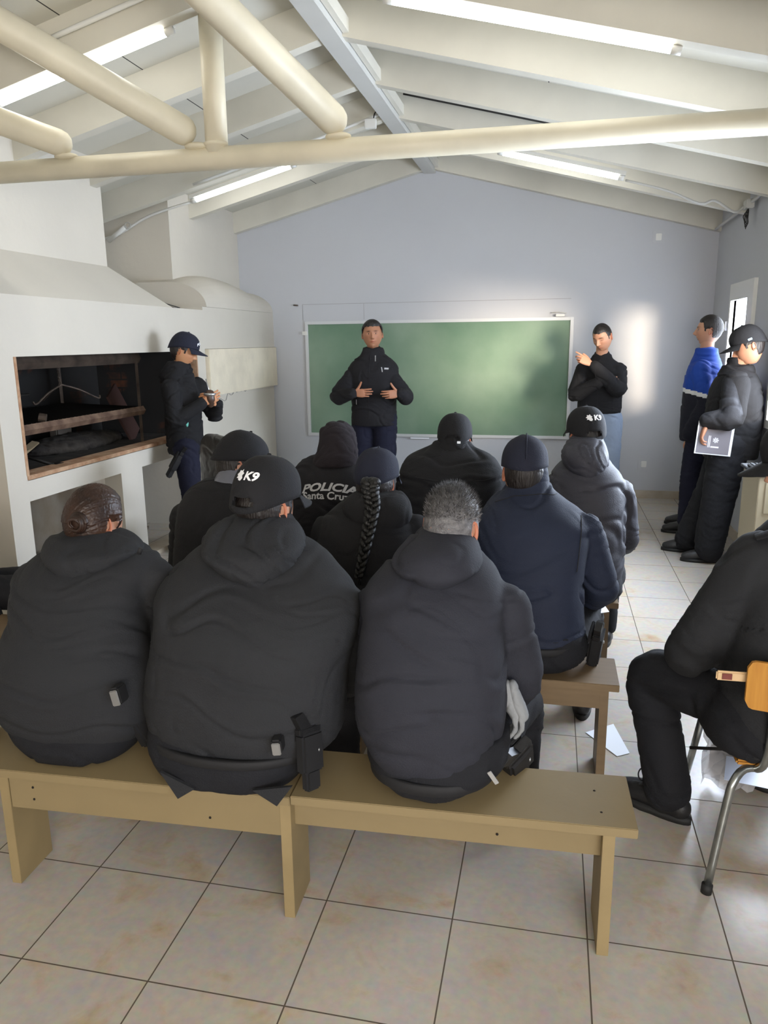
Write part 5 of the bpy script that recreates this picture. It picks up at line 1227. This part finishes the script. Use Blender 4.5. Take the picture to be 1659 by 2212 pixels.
# woman with the mate by the barbecue
t, ch, j, Hm, P = standing('person in a navy cap and black parka holding a mate cup by the barbecue', (-2.86, 5.60), -62, 1.68, ((-2.815, 5.575, 1.605), -70, 20, 0),
    [dict(j=((-2.86, 5.42, 1.33), (-2.80, 5.36, 1.09), (-2.625, 5.45, 1.215)), s=-1, o=.02, r=(.075, .066, .045), h=((.72, .45, .35), (-.3, .9, .1), dict(curl=(30, 34, 38, 42), thumb='close'))),
     dict(j=((-2.80, 5.76, 1.33), (-2.66, 5.74, 1.10), (-2.56, 5.60, 1.195)), s=1, o=.02, r=(.072, .062, .043), h=((-.25, -.75, .40), (-.8, .1, -.2), dict(curl=(34, 38, 42, 44), thumb='close')))],
    F_BLACK, F_TRN, seed=44, skin=mat('warm skin', (190, 138, 100), .55, tint=True, sss=.08), hs=.98, closed=True, hem=.86, amp=.007, wide=.97, lean=(0, 0),
    jr=[(.83, .17, .145), (.90, .175, .15), (1.03, .172, .15), (1.16, .18, .15), (1.28, .195, .145), (1.37, .18, .13), (1.44, .13, .11), (1.50, .10, .10)])
ch.append(hair_cap(None, Hm, M_HDARK, .008, s=.98, lo=-.085, seed=16)); c, Mc = cap(None, Hm, F_CAPN, 1.03, False, True, tilt=2, ztop=.148); ch.append(c)
tr = bvh(c); q3 = Mc.to_3x3(); fr_ = Matrix.Rotation(R(28), 3, 'Z')
b_ = text_bm('POLICIA', .026, 0, .001); project('cap_lettering', b_, tr, Mc @ V((0, .09, .098)), q3 @ V((-1, 0, 0)), q3 @ V((0, -.25, 1)), M_LOGO, c, .002, arch=-6, step=.006)
b_ = text_bm('K9', .018, 0, .001); project('cap_lettering', b_, tr, Mc @ V((0, .09, .074)), q3 @ V((-1, 0, 0)), q3 @ V((0, -.25, 1)), M_LOGO, c, .002, step=.006)
bm = bmesh.new(); rings_loft(bm, [(V((-2.90, 5.58, 1.36)), V((.05, .10, 0)), V((-.10, .05, 0))), (V((-2.895, 5.58, 1.42)), V((.055, .115, 0)), V((-.105, .05, 0))), (V((-2.87, 5.58, 1.48)), V((.045, .10, 0)), V((-.09, .04, 0))), (V((-2.865, 5.58, 1.53)), V((.03, .07, 0)), V((-.07, .03, 0)))], n=26); ch.append(cloth('hood', bm, F_BLACK, None, .008, 3, .006, .004, 14, sc=(6, 6, 9)))
bm = bmesh.new(); blob(bm, (0, 0, 0), (.010, .016, .030), seg=14); o = obj('teal_pocket_item', bm, mat('teal plastic', (110, 190, 176), .4), None, True); o.location = at(404, 914, 5.42); ch.append(o)
ch.append(holster(None, at(385, 988, 5.44), (6, 30, 40), 1.1)); bpy.context.view_layer.update(); setw(t, *ch)
t = thing('mate_cup', 'silver-rimmed mate cup with a metal straw held by the person by the barbecue', 'mate cup', (-2.57, 5.50, 1.25)); cx = V((-2.575, 5.50, 1.255)); ps = []
bm = bmesh.new(); tube(bm, [cx + V((0, 0, -.05)), cx + V((0, 0, -.02)), cx + V((0, 0, .02))], [.028, .042, .040], n=24); ps.append(obj('gourd', bm, mat('dark gourd', (70, 48, 36), .4), None, True))
bm = bmesh.new(); tube(bm, [cx + V((0, 0, .012)), cx + V((0, 0, .034))], [.043, .050], n=24, rnd=False); ps.append(obj('rim', bm, M_SILVER, None, True))
ps.append(pipe('straw', [cx + V((.0, 0, .02)), cx + V((-.012, 0, .08)), cx + V((-.03, .01, .14))], .0045, M_SILVER, n=8)); setw(t, *ps)

# ------------------------------------------------------------ chair at the right border
t = thing('metal_chair', 'school chair with worn chrome tube legs and honey plywood back, at the right border', 'chair', (.75, 2.4, 0)); ps = []
ps.append(boxo('seat', .585, .94, 2.24, 2.60, .405, .422, M_PLY, bev=.006))
for nm, pts in (('leg', [(.522, 2.18, .02), (.560, 2.20, .30), (.575, 2.21, .365), (.61, 2.24, .395), (.66, 2.25, .398)]), ('leg', [(.90, 2.18, .02), (.895, 2.21, .38)]), ('leg', [(.553, 2.79, .02), (.565, 2.62, .395)]), ('leg', [(.92, 2.79, .02), (.91, 2.62, .395)])):
    ps.append(pipe(nm, [V(p) for p in pts], .0125, M_CHROME, n=14, sub=3))
for x, y in ((.520, 2.178), (.90, 2.175), (.552, 2.797), (.92, 2.797)): ps.append(pipe('rubber_foot', [(x, y, .001), (x + .002, y, .03)], .0165, M_RUBBER, n=14))
for x in (.64, .90): ps.append(pipe('back_tube', [V((x - .02, 2.60, .392)), V((x, 2.35, .385)), V((x + .005, 2.24, .40)), V((x + .01, 2.17, .50)), V((x + .015, 2.15, .78))], .0125, M_CHROME, n=14, sub=4))
ps.append(pipe('cross_brace', [(.535, 2.66, .22), (.91, 2.70, .22)], .006, M_IRON, n=8))
bm = bmesh.new(); rows = []
for i in range(41):
    f = i / 40; x = .562 + .38 * f; yy = 2.125 - .03 * math.sin(math.pi * f); zt = .79; zb = .648
    g_ = min(f, 1 - f) * .38; e_ = .022 - math.sqrt(max(0, .022 ** 2 - max(0, .022 - g_) ** 2)) ; rows.append([(x, yy, zb + e_), (x, yy, zt - e_), (x, yy + .012, zt - e_), (x, yy + .012, zb + e_)])
vr = [[bm.verts.new(p) for p in r_] for r_ in rows]
for a_, b_ in zip(vr[:-1], vr[1:]):
    for k_ in range(4): bm.faces.new((a_[k_], a_[(k_ + 1) % 4], b_[(k_ + 1) % 4], b_[k_]))
bm.faces.new(vr[0]); bm.faces.new(vr[-1][::-1]); ps.append(obj('backrest', bm, M_PLY, None, False))
setw(t, *ps)
t = thing('wooden_slat', 'pale wooden slat with a dark red label behind the honey chair back', 'slat', (.55, 2.17, .73)); a = boxo('board', .487, .66, 2.150, 2.162, .714, .742, M_PALEPLY, bev=.004); b = boxo('label', .502, .528, 2.146, 2.150, .720, .737, mat('dark red label', (112, 52, 44), .6)); setw(t, a, b)
# plastic bag, paper and shoe below
bm = bmesh.new(); random.seed(9)
g = {}
for i in range(15):
    for k_ in range(11):
        x = .60 + .32 * i / 14; z_ = .03 + .25 * k_ / 10; g[i, k_] = (x + .03 * noise.noise(V((i * .5, k_ * .4, 1))), 2.74 + .05 * noise.noise(V((i * .45, k_ * .5, 6))) + .04 * math.sin(i * .9), z_ + .03 * noise.noise(V((i * .6, k_ * .6, 3))))
for sgn in (0, 1):
    vv = {q: bm.verts.new((p[0], p[1] + sgn * (.07 * math.sin(math.pi * q[0] / 14) + .004), p[2])) for q, p in g.items()}
    for i in range(14):
        for k_ in range(10): bm.faces.new((vv[i, k_], vv[i + 1, k_], vv[i + 1, k_ + 1], vv[i, k_ + 1]))
bmesh.ops.remove_doubles(bm, verts=bm.verts, dist=.005)
tag(obj('plastic_bag', bm, mat('crumpled translucent plastic', (200, 200, 204), .25, alpha=.55), None, False), 'crumpled grey see-through plastic bag under the metal chair', 'bag')
sheet('pale sheet of card lying under the metal chair at the right border', [(.62, 2.50, .20), (.98, 2.42, .20), (.98, 2.62, .20), (.66, 2.66, .20)], mat('pale card', (196, 208, 232), .35))
sheet('white paper on the floor beside the second bench leg', [at(1265, 1583, 3.108), at(1325, 1565, 3.207), at(1360, 1628, 2.968), at(1333, 1635, 2.933)])
for q in [o for o in COL.objects if o.get('label', '').startswith('white paper on the floor')]:
    for v in q.data.vertices: v.co.z = .003 if v.co.z > .0008 else .0015

# ------------------------------------------------------------ leather chair by the barbecue, cabinet on the right
t = thing('office_chair', 'dark leather high-backed armchair behind the second bench near the barbecue', 'chair', (-2.15, 4.75, 0)); ps = []
M_LEA = mat('grey black leather', (62, 60, 58), .32, bump=.3, bscale=30, var=.2, vscale=4)
bm = bmesh.new(); rings_loft(bm, [(V((-2.14, 4.72, .42)), V((.20, -.14, 0)), V((.03, .045, 0))), (V((-2.15, 4.73, .60)), V((.21, -.15, 0)), V((.035, .05, 0))), (V((-2.17, 4.75, .85)), V((.20, -.14, 0)), V((.035, .05, 0))), (V((-2.19, 4.77, 1.0)), V((.17, -.12, 0)), V((.03, .045, 0))), (V((-2.20, 4.78, 1.055)), V((.11, -.08, 0)), V((.02, .03, 0)))], n=30, ex=2.8)
ps.append(cloth('backrest', bm, M_LEA, None, .011, 3, .003, .002, 3))
bm = bmesh.new(); box(bm, -2.42, -1.90, 4.72, 5.2, .42, .52, .04); ps.append(cloth('seat', bm, M_LEA, None, .012, 3, .003, .002, 5))
for x, y in ((-2.40, 4.98), (-1.88, 4.86)):
    ps.append(pipe('armrest', [(x, y - .16, .50), (x, y - .18, .66), (x, y + .12, .68), (x, y + .14, .50)], .018, M_LEA, n=10, sub=3))
ps.append(pipe('column', [(-2.16, 4.95, .08), (-2.16, 4.95, .43)], .028, M_IRON)); bm = bmesh.new()
for k_ in range(5): a_ = k_ * 1.2566; tube(bm, [V((-2.16, 4.95, .09)), V((-2.16 + .28 * math.cos(a_), 4.95 + .28 * math.sin(a_), .06))], [.022, .016], n=8, sub=1)
ps.append(obj('base', bm, M_IRON))
for k_ in range(5): a_ = k_ * 1.2566; bm = bmesh.new(); blob(bm, (-2.16 + .28 * math.cos(a_), 4.95 + .28 * math.sin(a_), .028), (.028, .028, .027), seg=12); ps.append(obj('caster', bm, M_RUBBER, None, True))
setw(t, *ps)
t = thing('cabinet', 'beige cabinet with a dark ribbed top against the right wall', 'cabinet', (1.4, 5.3, 0)); M_CAB = mat('beige cabinet', (168, 158, 134), .5)
a = boxo('body', 1.262, XR - .015, 4.95, 5.34, .0, .83, M_CAB, bev=.004); b = boxo('drawer', 1.30, 1.50, 4.938, 4.95, .60, .80, M_CAB, bev=.003); c = pipe('handle', [(1.36, 4.93, .70), (1.44, 4.93, .70)], .006, M_IRON, n=8); setw(b, c)
d = boxo('top_board', 1.245, XR - .013, 4.93, 5.36, .83, .85, mat('dark top', (54, 54, 56), .5), bev=.003); setw(t, a, b, d)
bm = bmesh.new()
for k_ in range(9): box(bm, 1.262 + k_ * .028, 1.28 + k_ * .028, 4.98, 5.20, .870, .878, .002)
kb = thing('keyboard', 'dark ribbed keyboard lying on top of the beige cabinet', 'keyboard', (1.38, 5.1, .85)); a = boxo('case', 1.252, 1.51, 4.96, 5.22, .8505, .870, M_RUBBER, bev=.004); b = obj('key_rows', bm, M_BELT); setw(kb, a, b)
